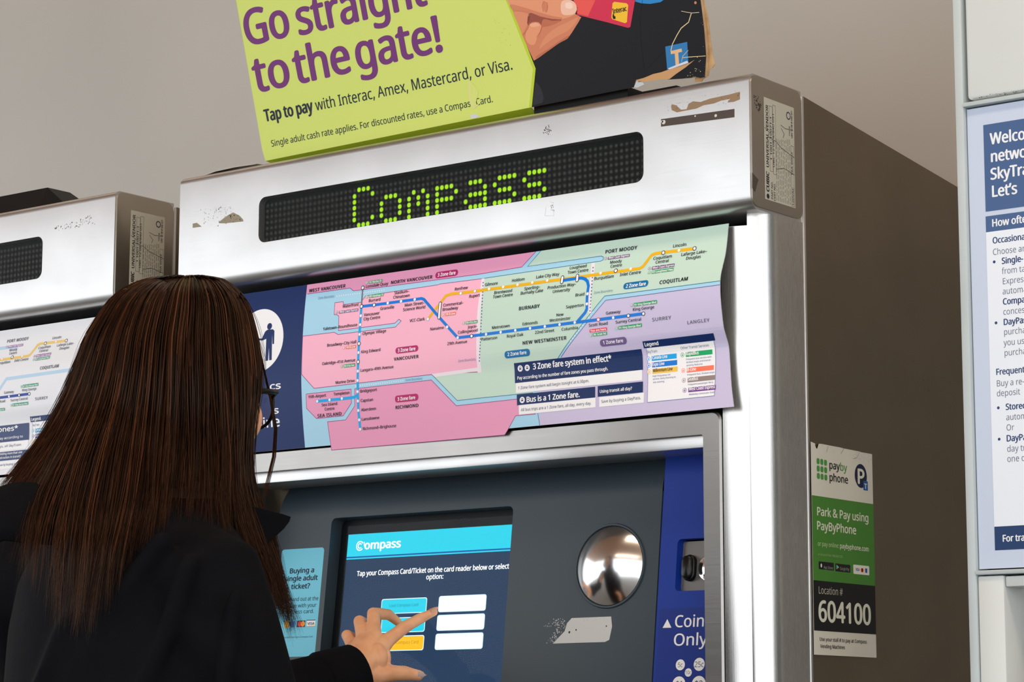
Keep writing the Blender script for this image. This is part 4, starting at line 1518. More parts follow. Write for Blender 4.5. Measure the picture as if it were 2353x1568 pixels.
a.poly([Z2(*p) for p in ((226, 60), (262, 150), (300, 250), (340, 340), (374, 410), (410, 388), (460, 352), (505, 312), (545, 288), (580, 272), (604, 258), (630, 222), (650, 190), (675, 150), (694, 116), (655, 95), (430, 60), (330, 60))], SK2, 3)
blob(((450, 250), (520, 190), (600, 150), (670, 118), (650, 160), (600, 210), (520, 250), (450, 300), (410, 330)), SK6, 4)
blob(((470, 330), (560, 268), (610, 240), (600, 262), (545, 292), (470, 345), (400, 392), (390, 380)), SK5, 4)
blob(((236, 85), (285, 80), (335, 96), (348, 120), (330, 165), (300, 222), (288, 215), (262, 150)), SK6, 4)
blob(((322, 215), (345, 170), (390, 152), (424, 172), (420, 200), (398, 255), (380, 300), (345, 300), (318, 262)), SK, 5)
blob(((346, 165), (385, 153), (415, 168), (400, 178), (360, 182)), SK4, 6)
blob(((345, 88), (420, 112), (500, 128), (560, 132), (535, 150), (470, 158), (430, 172), (405, 150), (360, 150), (338, 170), (330, 150)), SK3, 4)
blob(((440, 130), (500, 140), (555, 138), (500, 168), (440, 182), (425, 172)), SK5, 5)
a.polyuv(sp([Z2(*p) for p in ((193, -60), (193, 0), (216, 40), (238, 74), (290, 70), (360, 84), (440, 112), (500, 127), (560, 132), (610, 118), (652, 98), (668, 62), (660, 32), (640, 12), (615, 0), (560, -60))]), SK, 6)
blob(((215, 30), (300, 48), (400, 80), (500, 108), (560, 118), (560, 131), (500, 126), (400, 100), (300, 72), (236, 70)), SK2, 7)
blob(((440, 6), (462, 20), (468, 60), (456, 82), (440, 66), (434, 30)), SK2, 7)
blob(((566, 8), (620, 0), (652, 20), (664, 56), (648, 92), (610, 102), (568, 96), (556, 56)), ink(240, 190, 166, .3), 7)
blob(((590, 20), (625, 18), (640, 45), (620, 60), (590, 50)), ink(247, 212, 194, .3), 8)
for pts in (((347, 150), (332, 195), (304, 232)), ((428, 178), (418, 215), (392, 252)), ((440, 8), (430, 40), (440, 80)), ((462, 14), (470, 45), (458, 84))):
    a.line([Z2(*p) for p in pts], 1.1, SK5, 9)
a.poly([Z2(*p) for p in ((386, 552), (412, 580), (432, 622), (440, 660), (432, 695), (360, 715))], ink(40, 40, 47, .4, .2), 2)
CARD = ink(208, 38, 74, .3)
a.poly([Z2(*p) for p in ((640, 0), (670, 55), (665, 100), (860, 148), (1010, 188), (1026, 182), (1058, 0))], CARD, 3)
a.polyuv(sp([Z2(640, 0), Z2(1058, 0), Z2(1080, -90), Z2(600, -90)]), CARD, 3)
a.poly([Z2(*p) for p in ((640, 0), (670, 55), (665, 90), (740, 110), (790, 0))], ink(232, 84, 76, .3), 4)
a.polyuv([SIGN.fp(*Z2(*p)) for p in ((918, 12), (1000, 22), (1012, 34), (1003, 150), (990, 157), (905, 130), (898, 120), (906, 22))], ink(240, 190, 40, .4), 5)
a.text('Interac', *Z2(910, 92), (Z2(1003, 78)), 11, NIGHT, 6, .05)
a.poly([Z2(*p) for p in ((908, 95), (916, 95), (917, 108), (926, 110), (926, 128), (910, 128), (906, 112))], NIGHT, 6)
a.polyuv(sp([Z2(1058, 10), Z2(1100, 22), Z2(1160, 26), Z2(1230, 14), Z2(1250, 0), Z2(1260, -60), Z2(1075, -60)]), ink(30, 130, 200, .4), 3)
a.disc(*Z2(1466, 18), 3.4, ink(196, 130, 84, .5), 4)
# blue T badge and torn paper
a.poly([Z2(*p) for p in ((1262, 315), (1410, 283), (1418, 425), (1275, 472))], ink(38, 118, 178, .4), 3)
a.poly([Z2(*p) for p in ((1298, 345), (1372, 328), (1376, 350), (1350, 356), (1356, 440), (1332, 446), (1326, 362), (1300, 366))], ink(222, 180, 134, .6), 4)
TORN = ink(196, 152, 106, .85)
a.poly([Z2(*p) for p in ((1065, 540), (1110, 530), (1180, 500), (1235, 488), (1285, 470), (1350, 452), (1420, 428), (1462, 404), (1400, 455), (1335, 500), (1290, 535), (1200, 540), (1130, 552), (1080, 556))], TORN, 5)
a.poly([Z2(*p) for p in ((1290, 470), (1420, 425), (1410, 410), (1280, 462))], ink(206, 210, 224, .6), 5)
a.poly([Z2(*p) for p in ((1050, 590), (1068, 545), (1100, 548), (1120, 570), (1075, 592))], ink(190, 200, 206, .7), 5)
for pts, w in ((((1440, 85), (1420, 150), (1370, 190), (1340, 240), (1310, 300), (1300, 345)), 2.0), (((1370, 75), (1440, 88), (1492, 84)), 1.2), (((1378, 390), (1440, 384), (1535, 378)), 1.4), (((1418, 340), (1380, 380), (1372, 420)), 1.0)):
    a.line([Z2(*p) for p in pts], w, ink(226, 204, 158, .8), 6)
for pts, w in ((((1108, 0), (1090, 120), (1095, 260), (1110, 400), (1125, 510)), 1.2), (((1255, 345), (1180, 420), (1130, 475)), 1.0)):
    a.line([Z2(*p) for p in pts], w, ink(4, 4, 6, .6), 3)
speckle(a, [Z2(*p) for p in ((1430, 380), (1535, 380), (1530, 520), (1380, 530), (1480, 430))], 30, ink(210, 196, 166, .8), 6, (.5, 1.8), 31)
speckle(a, [Z2(*p) for p in ((1500, 100), (1515, 100), (1540, 520), (1520, 520))], 50, ink(200, 176, 130, .8), 6, (.4, 1.2), 32)
speckle(a, [Z1(*p) for p in ((1870, 120), (1970, 120), (1990, 330), (1900, 330))], 26, ink(150, 150, 60, .6), 3, (.4, 1.2), 33)
a.build('sign_print', board, None, 0.0002)
# bottom of the sheet curls back under; a loose liner of cardboard stands behind the torn edge
bm = bmesh.new()
p0 = [SIGN.at(*SIGN.fp(610, 370)), SIGN.at(*gb[0])]
q0 = [p + np.array((0.012 * s, 0.016, -0.0065)) for p, s in zip(p0, (1, -.2))]
r0 = [p + np.array((0, 0.004, -0.0005)) for p in q0]
vs = [bm.verts.new(tuple(p)) for p in (p0[0], p0[1], q0[1], q0[0])]
v2 = [bm.verts.new(tuple(np.array(p) + (0, .0012, .0012))) for p in (p0[0], p0[1], q0[1], q0[0])]
for f in ((0, 1, 2, 3),):
    bm.faces.new([vs[i] for i in f])
    bm.faces.new([v2[i] for i in reversed(f)])
for i in range(4):
    bm.faces.new((vs[i], vs[(i + 1) % 4], v2[(i + 1) % 4], v2[i]))
link('bottom_flap', bm_mesh(bm), board, LIME2)
slab('backing_layer', SIGN, sp([Z2(1480, 0), Z2(1500, 0), Z2(1528, 110), Z2(1548, 290), Z2(1560, 385), Z2(1576, 435), Z2(1560, 462), Z2(1540, 470), Z2(1532, 515), Z2(1495, 540), Z2(1488, 555), Z2(1440, 560), Z2(1445, 525), Z2(1500, 500), Z2(1500, 300)]), 0.002, KRAFT, board, -0.0065)

# black foot that carries the sign
bm = bmesh.new()
fx = on_y(1550, 190, .045)[0]
add_box(bm, (-0.862, 0.034, 1.8842), (fx - 0.03, 0.115, 1.8895), 0.001)
add_box(bm, (-0.3785, 0.053, 1.8842), (fx - 0.080, 0.110, 1.9120), 0.001)
extrude_x(bm, [(0.044, 1.8842), (0.110, 1.8842), (0.110, 1.9020), (0.049, 1.8995)], fx - 0.074, fx)
foot = link('sign_foot', bm_mesh(bm), None, M_BLACK, 30)
tag(foot, 'flat black plastic foot under the torn cardboard sign on the machine', 'sign stand')

# thin curled scrap beside the sign
bm = bmesh.new()
sc = [on_y(px, py, 0.03) for px, py in ((490, 391), (515, 383), (560, 377), (608, 372))]
top = []
for off in (0.0, .0007):
    rows_ = []
    for k, p in enumerate(sc):
        rows_.append([bm.verts.new((p[0], 0.012 + t * .05, 1.8846 + off + (.004 * math.sin(k / 3 * math.pi) + .0015 * k) * (1 - abs(t - .4)))) for t in np.linspace(0, 1, 6)])
    top.append(rows_)
for rows_ in top:
    for i in range(3):
        for j in range(5):
            bm.faces.new((rows_[i][j], rows_[i + 1][j], rows_[i + 1][j + 1], rows_[i][j + 1]))
A_, B_ = top
for i in range(3):
    for j in (0, 5):
        bm.faces.new((A_[i][j], A_[i + 1][j], B_[i + 1][j], B_[i][j]))
for j in range(5):
    for i in (0, 3):
        bm.faces.new((A_[i][j], A_[i][j + 1], B_[i][j + 1], B_[i][j]))
scrap = link('metal_scrap', bm_mesh(bm), None, M_STEEL_DULL, 60)
tag(scrap, 'thin curled metal strip lying on the machine left of the cardboard sign', 'scrap')

# black wedge on the left machine
bm = bmesh.new()
w0, w1 = on_y(118, 433, .07), on_y(160, 452, .07)
extrude_x(bm, [(0.040, 1.8842), (0.062, w0[2]), (0.11, w0[2]), (0.118, 1.8842)], -1.75, w0[0])
v = bm.verts[:]
bm2 = bmesh.new()
pts = []
xa, xb = w0[0] - .0, on_y(165, 455, .05)[0]
prof = [(0.040, 1.8842), (0.062, w0[2]), (0.11, w0[2]), (0.118, 1.8842)]
A_ = [bm.verts.new((xa, y, z)) for y, z in prof]
e0, e1 = bm.verts.new((xb, 0.044, 1.8843)), bm.verts.new((xb, 0.114, 1.8843))
bm.faces.new((A_[0], A_[1], e0))
bm.faces.new((A_[1], A_[2], e1, e0))
bm.faces.new((A_[2], A_[3], e1))
bm.faces.new((A_[0], e0, e1, A_[3]))
bm2.free()
wedge = link('sign_foot', bm_mesh(bm), None, M_BLACK)
tag(wedge, 'black plastic wedge on top of the left ticket machine', 'sign stand')

# ================================================================== parking notice on the side of the machine
PN = Flat((0.0012, 0, 0), (0, 1, 0), (0, 0, 1))
z5b, zp, zr = crop(1600, 900, 2.348), crop(1850, 1000, 8.7111), crop(1860, 1280, 6.5312)
pp = lambda x, y: PN.fp(x, y)
bl_, br_ = pp(*z5b(637, 1418)), pp(*z5b(972, 1440))
n_l, n_r = bl_[0], pp(*z5b(955, 610))[0]
n_b = (bl_[1] + br_[1]) / 2
tl = [tuple(pp(*zp(*p))) for p in ((1340, 385), (1120, 345), (1080, 330), (780, 272), (700, 250), (460, 205), (345, 182), (285, 175), (255, 270), (228, 275), (195, 200), (205, 175), (120, 135))]
a = Art(PN)
PAPER, GRN, BLK = ink(206, 202, 188, .45), ink(66, 122, 44, .45), ink(18, 17, 20, .45)
GW = ink(208, 208, 190, .5)
bm_uv = [(n_l, n_b), (n_r, n_b)] + [(min(u, n_r), v) for u, v in tl]
sheet = slab('parking_notice', PN, bm_uv, 0.0008, PAPER)
tag(sheet, 'white, green and black pay by phone notice stuck to the machine side', 'notice')
g1 = pp(*z5b(800, 585))[1]
g1 = (pp(*z5b(622, 558))[1] + pp(*z5b(955, 610))[1]) / 2
g0 = (pp(*z5b(632, 1018))[1] + pp(*z5b(962, 1050))[1]) / 2
k0 = (pp(*z5b(637, 1290))[1] + pp(*z5b(968, 1312))[1]) / 2
a.rectuv(n_l, g0, n_r, g1, GRN, 1)
a.rectuv(n_l, k0, n_r, g0, BLK, 1)
LG = ink(70, 140, 62, .5)
for i in range(3):
    for j in range(3):
        p = pp(*zp(258 + i * 74 + j * 3, 525 + i * 16 + j * 148))
        q = pp(*zp(258 + 74, 541 + 0)) - pp(*zp(258, 525))
        r_ = abs(q[0]) * .40
        h_ = .40 * (pp(*zp(258, 525))[1] - pp(*zp(261, 673))[1])
        a.rectuv(p[0] - r_, p[1] - h_, p[0] + r_, p[1] + h_, LG, 2, r_ * .7)


def nt_(zz, body, x, y, x1, y1, kcap, mat, bold=0.02):
    o, e = pp(*zz(x, y)), pp(*zz(x1, y1))
    a.text(body, *zz(x, y), zz(x1, y1), 0, mat, 3, bold, hm=kcap)


cap = lambda zz, x, y0, y1: abs(pp(*zz(x, y0))[1] - pp(*zz(x, y1))[1])
hC = cap(zp, 520, 680, 560) * 1.25
nt_(zp, 'pay', 487, 672, 690, 700, hC, BLK, .035)
nt_(zp, 'by', 703, 712, 838, 735, hC, LG, .02)
nt_(zp, 'phone', 490, 918, 855, 968, hC, BLK, .035)
pc = pp(*zp(1113, 822))
a.discuv(pc[0], pc[1], cap(zp, 1113, 1060, 582) / 2, ink(18, 26, 60, .45), 2, n=32)
nt_(zp, 'P', 1060, 970, 1180, 985, cap(zp, 1090, 970, 680), GW, .06)
a.rectuv(*pp(*zp(1165, 1105)), *pp(*zp(1250, 932)), ink(20, 84, 150, .45), 3)
nt_(zp, 'T', 1184, 1078, 1234, 1084, cap(zp, 1205, 1078, 975), GW, .05)
nt_(z5b, 'Park & Pay using', 652, 668, 927, 715, cap(z5b, 700, 672, 628), GW, .04)
nt_(z5b, 'PayByPhone', 652, 745, 861, 778, cap(z5b, 700, 750, 705), GW, .04)
nt_(z5b, 'or pay online:', 655, 832, 768, 844, cap(z5b, 700, 836, 812), ink(170, 190, 140, .5), .01)
nt_(z5b, 'paybyphone.com', 775, 846, 929, 862, cap(z5b, 800, 848, 822), GW, .03)
nt_(z5b, 'or call us toll free 1-888-680-7275', 657, 884, 788, 892, cap(z5b, 700, 886, 874), ink(150, 176, 120, .5), 0)
for p0_, p1_, m in (((140, 185), (360, 78), BLK), ((388, 215), (610, 110), BLK)):
    pass
for x0, y0, x1, y1, m, rr in ((138, 186, 362, 92, BLK, .001), (388, 218, 610, 124, BLK, .001), (658, 256, 893, 142, ink(216, 214, 204, .5), .0015)):
    p, q = pp(*zr(x0, y0)), pp(*zr(x1, y1))
    a.rectuv(p[0], p[1], q[0], q[1], m, 2, rr)
nt_(zr, 'App Store', 212, 178, 348, 192, cap(zr, 280, 182, 140), ink(150, 150, 144, .5), 0)
nt_(zr, 'Google Pay', 458, 198, 595, 212, cap(zr, 520, 204, 160), ink(150, 150, 144, .5), 0)
p = pp(*zr(175, 132))
k = cap(zr, 175, 170, 100) / 70
a.discuv(p[0], p[1], 22 * k, GW, 3, 30 * k)
a.poly([zr(*q) for q in ((402, 118), (402, 190), (422, 160))], ink(70, 170, 190, .5), 3)
a.poly([zr(*q) for q in ((402, 118), (444, 160), (422, 162))], ink(120, 190, 110, .5), 3)
a.poly([zr(*q) for q in ((402, 190), (444, 160), (422, 160))], ink(220, 110, 60, .5), 3)
nt_(zr, 'VISA', 692, 210, 750, 216, cap(zr, 720, 212, 172), ink(40, 50, 130, .5), .05)
for x, m in ((785, ink(214, 50, 40, .5)), (800, ink(240, 150, 50, .5))):
    p = pp(*zr(x, 203))
    a.discuv(p[0], p[1], cap(zr, x, 236, 170) / 2, m, 3)
a.rectuv(*pp(*zr(834, 240)), *pp(*zr(864, 178)), ink(30, 80, 150, .5), 3)
nt_(zr, 'Location #', 138, 552, 497, 585, cap(zr, 150, 555, 448), ink(176, 172, 160, .5), 0)
nt_(zr, '604100', 143, 966, 915, 1028, cap(zr, 600, 1002, 702), GW, .05)
nt_(zr, 'Use your stall # to pay at Compass', 155, 1262, 858, 1314, cap(zr, 200, 1266, 1212), BLK, .03)
nt_(zr, 'Vending Machines', 160, 1368, 530, 1394, cap(zr, 200, 1372, 1318), BLK, .03)
for pts in (((458, 225), (425, 345)), ((775, 270), (715, 378)), ((1085, 345), (1035, 450), (975, 480))):
    a.line([zp(*q) for q in pts], .8, ink(70, 64, 56, .7), 3)
speckle(a, [zp(*q) for q in ((1000, 340), (1330, 395), (1330, 560), (1120, 520), (940, 480))], 60, ink(60, 54, 48, .7), 3, (.3, 1.0), 41)
speckle(a, [zp(*q) for q in ((290, 190), (760, 290), (700, 400), (280, 300))], 40, ink(120, 114, 104, .7), 3, (.2, .7), 42)
a.build('notice_print', sheet, None, 0.0001)

# ================================================================== information board on the right
YB = 0.10
BRD = Flat((0, YB, 0), (1, 0, 0), (0, 0, 1))
z6, z7, z8 = crop(2150, 0, 3.1379), crop(2150, 450, 2.8522), crop(2150, 1000, 2.7586)
bp = lambda px, py: BRD.fp(px, py)
fx0, fx1 = bp(2188, 0)[0], bp(2207, 0)[0]
XR = fx1 + 0.62
ALU = painted('grey_aluminium', rgb(176, 186, 188), rgb(188, 198, 200), 0.4, 6, 0.05)
ENAM = painted('white_enamel', rgb(204, 209, 207), rgb(210, 215, 213), 0.35, 3, 0.03)
brd = empty('information_board', ((fx0 + XR) / 2, YB + .06, 0))
tag(brd, 'grey framed information board standing at the right edge beside the ticket machine', 'notice board')
for nm, x0, x1 in (('frame_post', fx0, fx1), ('frame_post', XR, XR + .02)):
    box(nm, (x0, YB, 0), (x1, YB + .12, 2.35), ALU, brd, .0015)
box('back_panel', (fx1, YB + .03, bp(*z8(260, 895))[1] - .01), (XR, YB + .05, 2.35), M_DARK, brd)
up = bp(*z6(225, 722))
bm = bmesh.new()
pr = rrect(up[0], up[1], XR - .008, 2.33, .006, 4)
f = [bm.verts.new((u, YB + .004, v)) for u, v in pr]
g = [bm.verts.new((u + (.002 if u < .5 else -.002), YB + .0015, v)) for u, v in rrect(up[0] + .002, up[1] + .002, XR - .010, 2.328, .005, 4)]
b = [bm.verts.new((u, YB + .03, v)) for u, v in pr]
bm.faces.new(g)
for r0_, r1_ in ((g, f), (f, b)):
    for i in range(len(pr)):
        bm.faces.new((r0_[i], r0_[(i + 1) % len(pr)], r1_[(i + 1) % len(pr)], r1_[i]))
upper = link('upper_panel', bm_mesh(bm), brd, ENAM, 40)
a = Art(Flat((0, YB + .0014, 0), (1, 0, 0), (0, 0, 1)))
speckle(a, [z6(*q) for q in ((300, 700), (380, 682), (637, 645), (637, 662), (300, 712))], 70, ink(60, 60, 56, .6), 1, (.4, 1.6), 51)
a.build('chipped_edge', upper)
for y0, y1 in (((195, 776), (195, 745)), ):
    p, q = bp(*z6(*y0)), bp(*z6(*y1))
    box('cross_bar', (fx1, YB - .002, p[1]), (XR, YB + .03, q[1]), ALU, brd, .001)
p, q = bp(*z8(250, 889)), bp(*z8(250, 861))
box('cross_bar', (fx1, YB - .002, p[1]), (XR, YB + .03, q[1]), ALU, brd, .001)
# fare notice in the board
pt, pb = bp(*z6(207, 785)), bp(*z8(262, 850))
fare = box('fare_notice', (pb[0], YB + .006, pb[1]), (XR - .006, YB + .0085, pt[1]), ink(192, 204, 224, .4))
tag(fare, 'pale blue fare notice with Welcome heading in the right hand board', 'notice')
a = Art(Flat((0, YB + .0058, 0), (1, 0, 0), (0, 0, 1)))
HB, NB, PW = ink(64, 92, 138, .4), ink(10, 50, 98, .4), ink(226, 233, 242, .4)
e = XR - .03
p = a.s.fp(*z6(343, 903))
q = a.s.fp(*z6(360, 1528))
a.rectuv(p[0], q[1], e, p[1], HB, 1)
p = a.s.fp(*z6(360, 1562))
r_ = a.s.fp(*z7(333, 240))
a.rectuv(p[0], r_[1], e, p[1], HB, 1)
s_ = a.s.fp(*z8(373, 582))
a.rectuv(p[0], s_[1], e, r_[1], PW, 1)
t_ = a.s.fp(*z8(377, 732))
a.rectuv(p[0], t_[1], e, s_[1], NB, 1)
WH, DK, GY = ink(228, 232, 236, .4), ink(38, 58, 106, .4), ink(96, 104, 124, .4)
for zz, kz, body, x, y, cap_, m, b in ((z6, 3.1379, 'Welcome', 393, 1043, 80, WH, .045), (z6, 3.1379, 'network', 395, 1170, 80, WH, .045), (z6, 3.1379, 'SkyTrain', 395, 1297, 80, WH, .045), (z6, 3.1379, 'Let’s', 402, 1422, 80, WH, .045),
                                       (z7, 2.8522, 'How often', 368, 204, 48, WH, .045), (z7, 2.8522, 'Occasional', 373, 314, 40, DK, .04), (z7, 2.8522, 'Choose an', 374, 390, 40, GY, 0), (z7, 2.8522, 'Single-', 433, 448, 40, DK, .045),
                                       (z7, 2.8522, 'from tap', 434, 515, 40, GY, 0), (z7, 2.8522, 'Express', 437, 582, 40, GY, 0), (z7, 2.8522, 'automatic', 438, 648, 40, GY, 0), (z7, 2.8522, 'Compass', 440, 715, 40, DK, .045), (z7, 2.8522, 'concession', 442, 782, 40, GY, 0),
                                       (z7, 2.8522, 'DayPass', 444, 849, 40, DK, .045), (z7, 2.8522, 'purchase', 446, 914, 40, GY, 0), (z7, 2.8522, 'you use', 446, 984, 40, GY, 0), (z7, 2.8522, 'purchase', 449, 1051, 40, GY, 0), (z7, 2.8522, 'Frequent', 395, 1176, 40, DK, .04),
                                       (z7, 2.8522, 'Buy a re-', 398, 1252, 40, GY, 0), (z7, 2.8522, 'deposit', 400, 1317, 40, GY, 0), (z7, 2.8522, 'Stored', 459, 1405, 40, DK, .045), (z7, 2.8522, 'automatic', 462, 1473, 40, GY, 0), (z7, 2.8522, 'Or', 463, 1541, 40, GY, 0),
                                       (z8, 2.7586, 'DayPass', 448, 42, 40, DK, .045), (z8, 2.7586, 'day travel', 452, 108, 40, GY, 0), (z8, 2.7586, 'one day', 453, 172, 40, GY, 0), (z8, 2.7586, 'For transit', 423, 677, 42, WH, .045)):
    a.text(body, *zz(x, y), None, cap_ / kz, m, 3, b, cond=.86)
for zz, x, y in ((z7, 384, 434), (z7, 396, 834), (z7, 411, 1391), (z8, 403, 27)):
    a.disc(*zz(x, y), 3.4, DK, 3)
a.build('notice_lettering', fare)
# lower cabinet of the board: white posts and a sloping tray
p, q = bp(*z8(260, 895)), bp(*z8(426, 895))
zt = p[1]
box('lower_post', (p[0], YB + .002, 0), (q[0], YB + .10, zt), ENAM, brd, .0025)
box('lower_post', (XR - .04, YB + .002, 0), (XR - .006, YB + .10, zt), ENAM, brd, .0025)
q2 = bp(*z8(437, 962))
box('lower_rail', (q[0] + .001, YB + .004, q2[1]), (XR - .04, YB + .05, zt - .001), ENAM, brd, .002)
bm = bmesh.new()
extrude_x(bm, [(YB + .16, q2[1] + .005), (YB + .05, q2[1] - .062), (YB + .05, .25), (YB + .17, .25), (YB + .17, q2[1] + .005)], q[0] + .002, XR - .042)
link('leaflet_tray', bm_mesh(bm), brd, ink(104, 94, 80, .5))

# ================================================================== the person at the machine
VR = np.array([math.cos(YAW), math.sin(YAW), 0.0])
VD = np.array([-math.sin(YAW), math.cos(YAW), 0.0])
HC = np.array([-0.485, -0.505, 1.495])            # middle of the skull


def hp(px, py, b):
    """point seen at (px, py), b metres beyond the middle of the head"""
    return on_plane(px, py, HC + VD * b, VD)


person = empty('person', (-0.45, -0.58, 0.0))
tag(person, 'person with long brown hair, glasses and black coat touching the machine screen', 'person')


def skin(name, c0, c1):
    m, nt, p = new_mat(name)
    nz = noise_bump(nt, p, 900, 0.12, 0.0004)
    n2 = nt.nodes.new('ShaderNodeTexNoise')
    n2.inputs['Scale'].default_value = 45
    tc = nt.nodes.new('ShaderNodeTexCoord')
    nt.links.new(tc.outputs['Object'], n2.inputs['Vector'])
    r = ramp_color(nt, n2.outputs[0], c0, c1, .35, .7)
    nt.links.new(r.outputs[0], p.inputs['Base Color'])
    p.inputs['Roughness'].default_value = 0.45
    p.inputs['Subsurface Weight'].default_value = 0.12
    p.inputs['Subsurface Radius'].default_value = (0.006, 0.0025, 0.0012)
    return m


M_SKIN = skin('skin', rgb(224, 158, 114), rgb(238, 180, 136))
M_COAT = painted('black_coat_cloth', rgb(11, 11, 14), rgb(16, 16, 19), 0.85, 14, 0.35, 0.06)
M_TROUSER = painted('dark_trouser_cloth', rgb(26, 28, 36), rgb(32, 34, 44), 0.9, 20, 0.3)

# ---- hand, palm towards the screen, index finger on the glass
Wr = on_y(803, 1560, -0.050)
FINGERS = {
    'index': ([(886, 1476, .022), (931, 1441, .052), (966, 1422, .073), (997, 1407, .0865)], [.0108, .0090, .0078, .0058]),
    'middle': ([(860, 1464, .016), (858, 1410, .040), (893, 1413, .071), (914, 1430, .084)], [.0110, .0094, .0080, .0062]),
    'ring': ([(835, 1470, .010), (826, 1428, .034), (846, 1437, .068), (853, 1456, .080)], [.0104, .0088, .0076, .0060]),
    'little': ([(812, 1488, .004), (797, 1460, .024), (809, 1464, .054), (818, 1478, .066)], [.0094, .0080, .0068, .0054]),
    'thumb': ([(846, 1552, -.012), (892, 1548, .014), (930, 1548, .040), (962, 1553, .058)], [.0160, .0124, .0106, .0078])}
bm = bmesh.new()
tips = {}
for nm, (jt, rad) in FINGERS.items():
    J = [on_y(*j) for j in jt]
    tips[nm] = (J[-2], J[-1], rad[-1])
    pts, rr = [], []
    for i in range(3):
        for t in (0, .33, .66):
            pts.append(J[i] * (1 - t) + J[i + 1] * t)
            r = rad[i] * (1 - t) + rad[i + 1] * t
            rr.append(r * (1.0 - .05 * math.sin(math.pi * t)))
    pts.append(J[-1])
    rr.append(rad[-1])
    add_tube(bm, pts, rr, 14)
    if nm != 'thumb':
        m = J[0]
        k = {'index': .5, 'middle': .1, 'ring': -.3, 'little': -.6}[nm]
        base = Wr + (on_y(803, 1560 + 16 * k, -.050) - on_y(803, 1560, -.05))
        add_tube(bm, [base, base * .6 + m * .4, base * .25 + m * .75, m], [.0155, .0150, .0130, rad[0] * 1.08], 14)
    else:
        add_tube(bm, [Wr, Wr * .5 + J[0] * .5, J[0]], [.019, .0185, .0165], 14)
# web of the thumb and heel of the hand
c = (on_y(*FINGERS['thumb'][0][0]) + on_y(*FINGERS['index'][0][0])) / 2
add_ball(bm, c + np.array((-.004, .010, 0)), (.018, .013, .022))
add_ball(bm, on_y(866, 1512, .0), (.017, .012, .020))
add_ball(bm, on_y(838, 1510, -.005), (.020, .014, .024))
# wrist and forearm up into the sleeve
elbow = np.array((-0.705, -0.330, 1.060))
d = (elbow - Wr) / np.linalg.norm(elbow - Wr)
add_tube(bm, [Wr + d * .0, Wr + d * .03, Wr + d * .10, Wr + d * .20], [.0245, .0245, .030, .036], 18)
hand = fuse(bm, 0.0017, 8)

# ---- head with face, neck, trunk, arms and legs under the clothes
bm = bmesh.new()
hx, hy = HC[0], HC[1]
add_ball(bm, (hx, hy - .002, 1.497), (.073, .091, .089), 28, 20)
add_ball(bm, (hx, hy + .040, 1.440), (.060, .056, .070), 24, 16)
add_ball(bm, (hx, hy + .052, 1.395), (.040, .040, .034), 20, 14)
for s in (1, -1):
    add_ball(bm, (hx + s * .045, hy + .062, 1.436), (.026, .027, .032))
    add_ball(bm, (hx + s * .036, hy + .074, 1.495), (.026, .016, .012))
    add_ball(bm, (hx + s * .074, hy + .000, 1.458), (.009, .020, .031))
    add_ball(bm, (hx + s * .010, hy + .107, 1.431), (.009, .010, .008))
add_tube(bm, [(hx, hy + .092, 1.482), (hx, hy + .105, 1.455), (hx, hy + .116, 1.436)], [.008, .009, .0105], 12)
add_tube(bm, [(hx - .020, hy + .086, 1.404), (hx, hy + .0945, 1.407), (hx + .020, hy + .086, 1.404)], [.004, .0062, .004], 10)
add_tube(bm, [(hx - .018, hy + .085, 1.396), (hx, hy + .0935, 1.394), (hx + .018, hy + .085, 1.396)], [.004, .0068, .004], 10)
add_tube(bm, [(hx, hy - .010, 1.44), (hx + .006, hy - .035, 1.38), (hx + .028, hy - .085, 1.29)], [.056, .052, .056], 20)
head_me = fuse(bm, 0.0034, 5)
bm = bmesh.new()
add_loft(bm, [ell_ring((-.45, -.585, z), rx, ry, -.2) for z, rx, ry in ((.80, .13, .09), (.95, .145, .10), (1.05, .13, .09), (1.20, .15, .10), (1.26, .12, .075), (1.32, .06, .05))])
for pts, r in ((((-.62, -.560, 1.235), tuple(elbow)), (.040, .036)), ((tuple(elbow), tuple(Wr + d * .15)), (.038, .032)), (((-.315, -.632, 1.205), (-.280, -.575, 1.01)), (.036, .034)), (((-.280, -.575, 1.01), (-.31, -.36, .96)), (.034, .028)),
               (((-.53, -.575, .86), (-.54, -.565, .48), (-.54, -.585, .08)), (.080, .055, .040)), (((-.37, -.60, .86), (-.36, -.595, .48), (-.36, -.615, .08)), (.080, .055, .040))):
    add_tube(bm, pts, r, 16)
# relaxed hand on the hidden side, below the picture
hb = np.array((-.31, -.34, .955))
add_ball(bm, hb + (0, .03, 0), (.022, .045, .036))
for k in range(4):
    p = hb + np.array((.004, .065, .026 - .017 * k))
    add_tube(bm, [p, p + (-.004, .030, -.004), p + (-.016, .050, -.012), p + (-.028, .050, -.022)], [.0095, .0085, .0078, .0065], 10)
add_tube(bm, [hb + (-.012, .01, .025), hb + (-.03, .035, .035), hb + (-.038, .06, .03)], [.013, .0105, .008], 10)
trunk_me = fuse(bm, 0.006, 4)
bm = bmesh.new()
for me in (hand, head_me, trunk_me):
    bm.from_mesh(me)
body = link('body', bm_mesh(bm), person, M_SKIN, 180)
for s in (1, -1):
    bm = bmesh.new()
    add_ball(bm, (hx + s * .031, hy + .0775, 1.464), .0118)
    e = link('eye', bm_mesh(bm), body, ink(236, 232, 228, .15), 180)
    bm = bmesh.new()
    add_ball(bm, (hx + s * .031, hy + .0850, 1.464), (.0055, .0048, .0055))
    link('iris', bm_mesh(bm), e, ink(40, 24, 16, .1), 180)
M_NAIL = ink(238, 200, 178, .18)
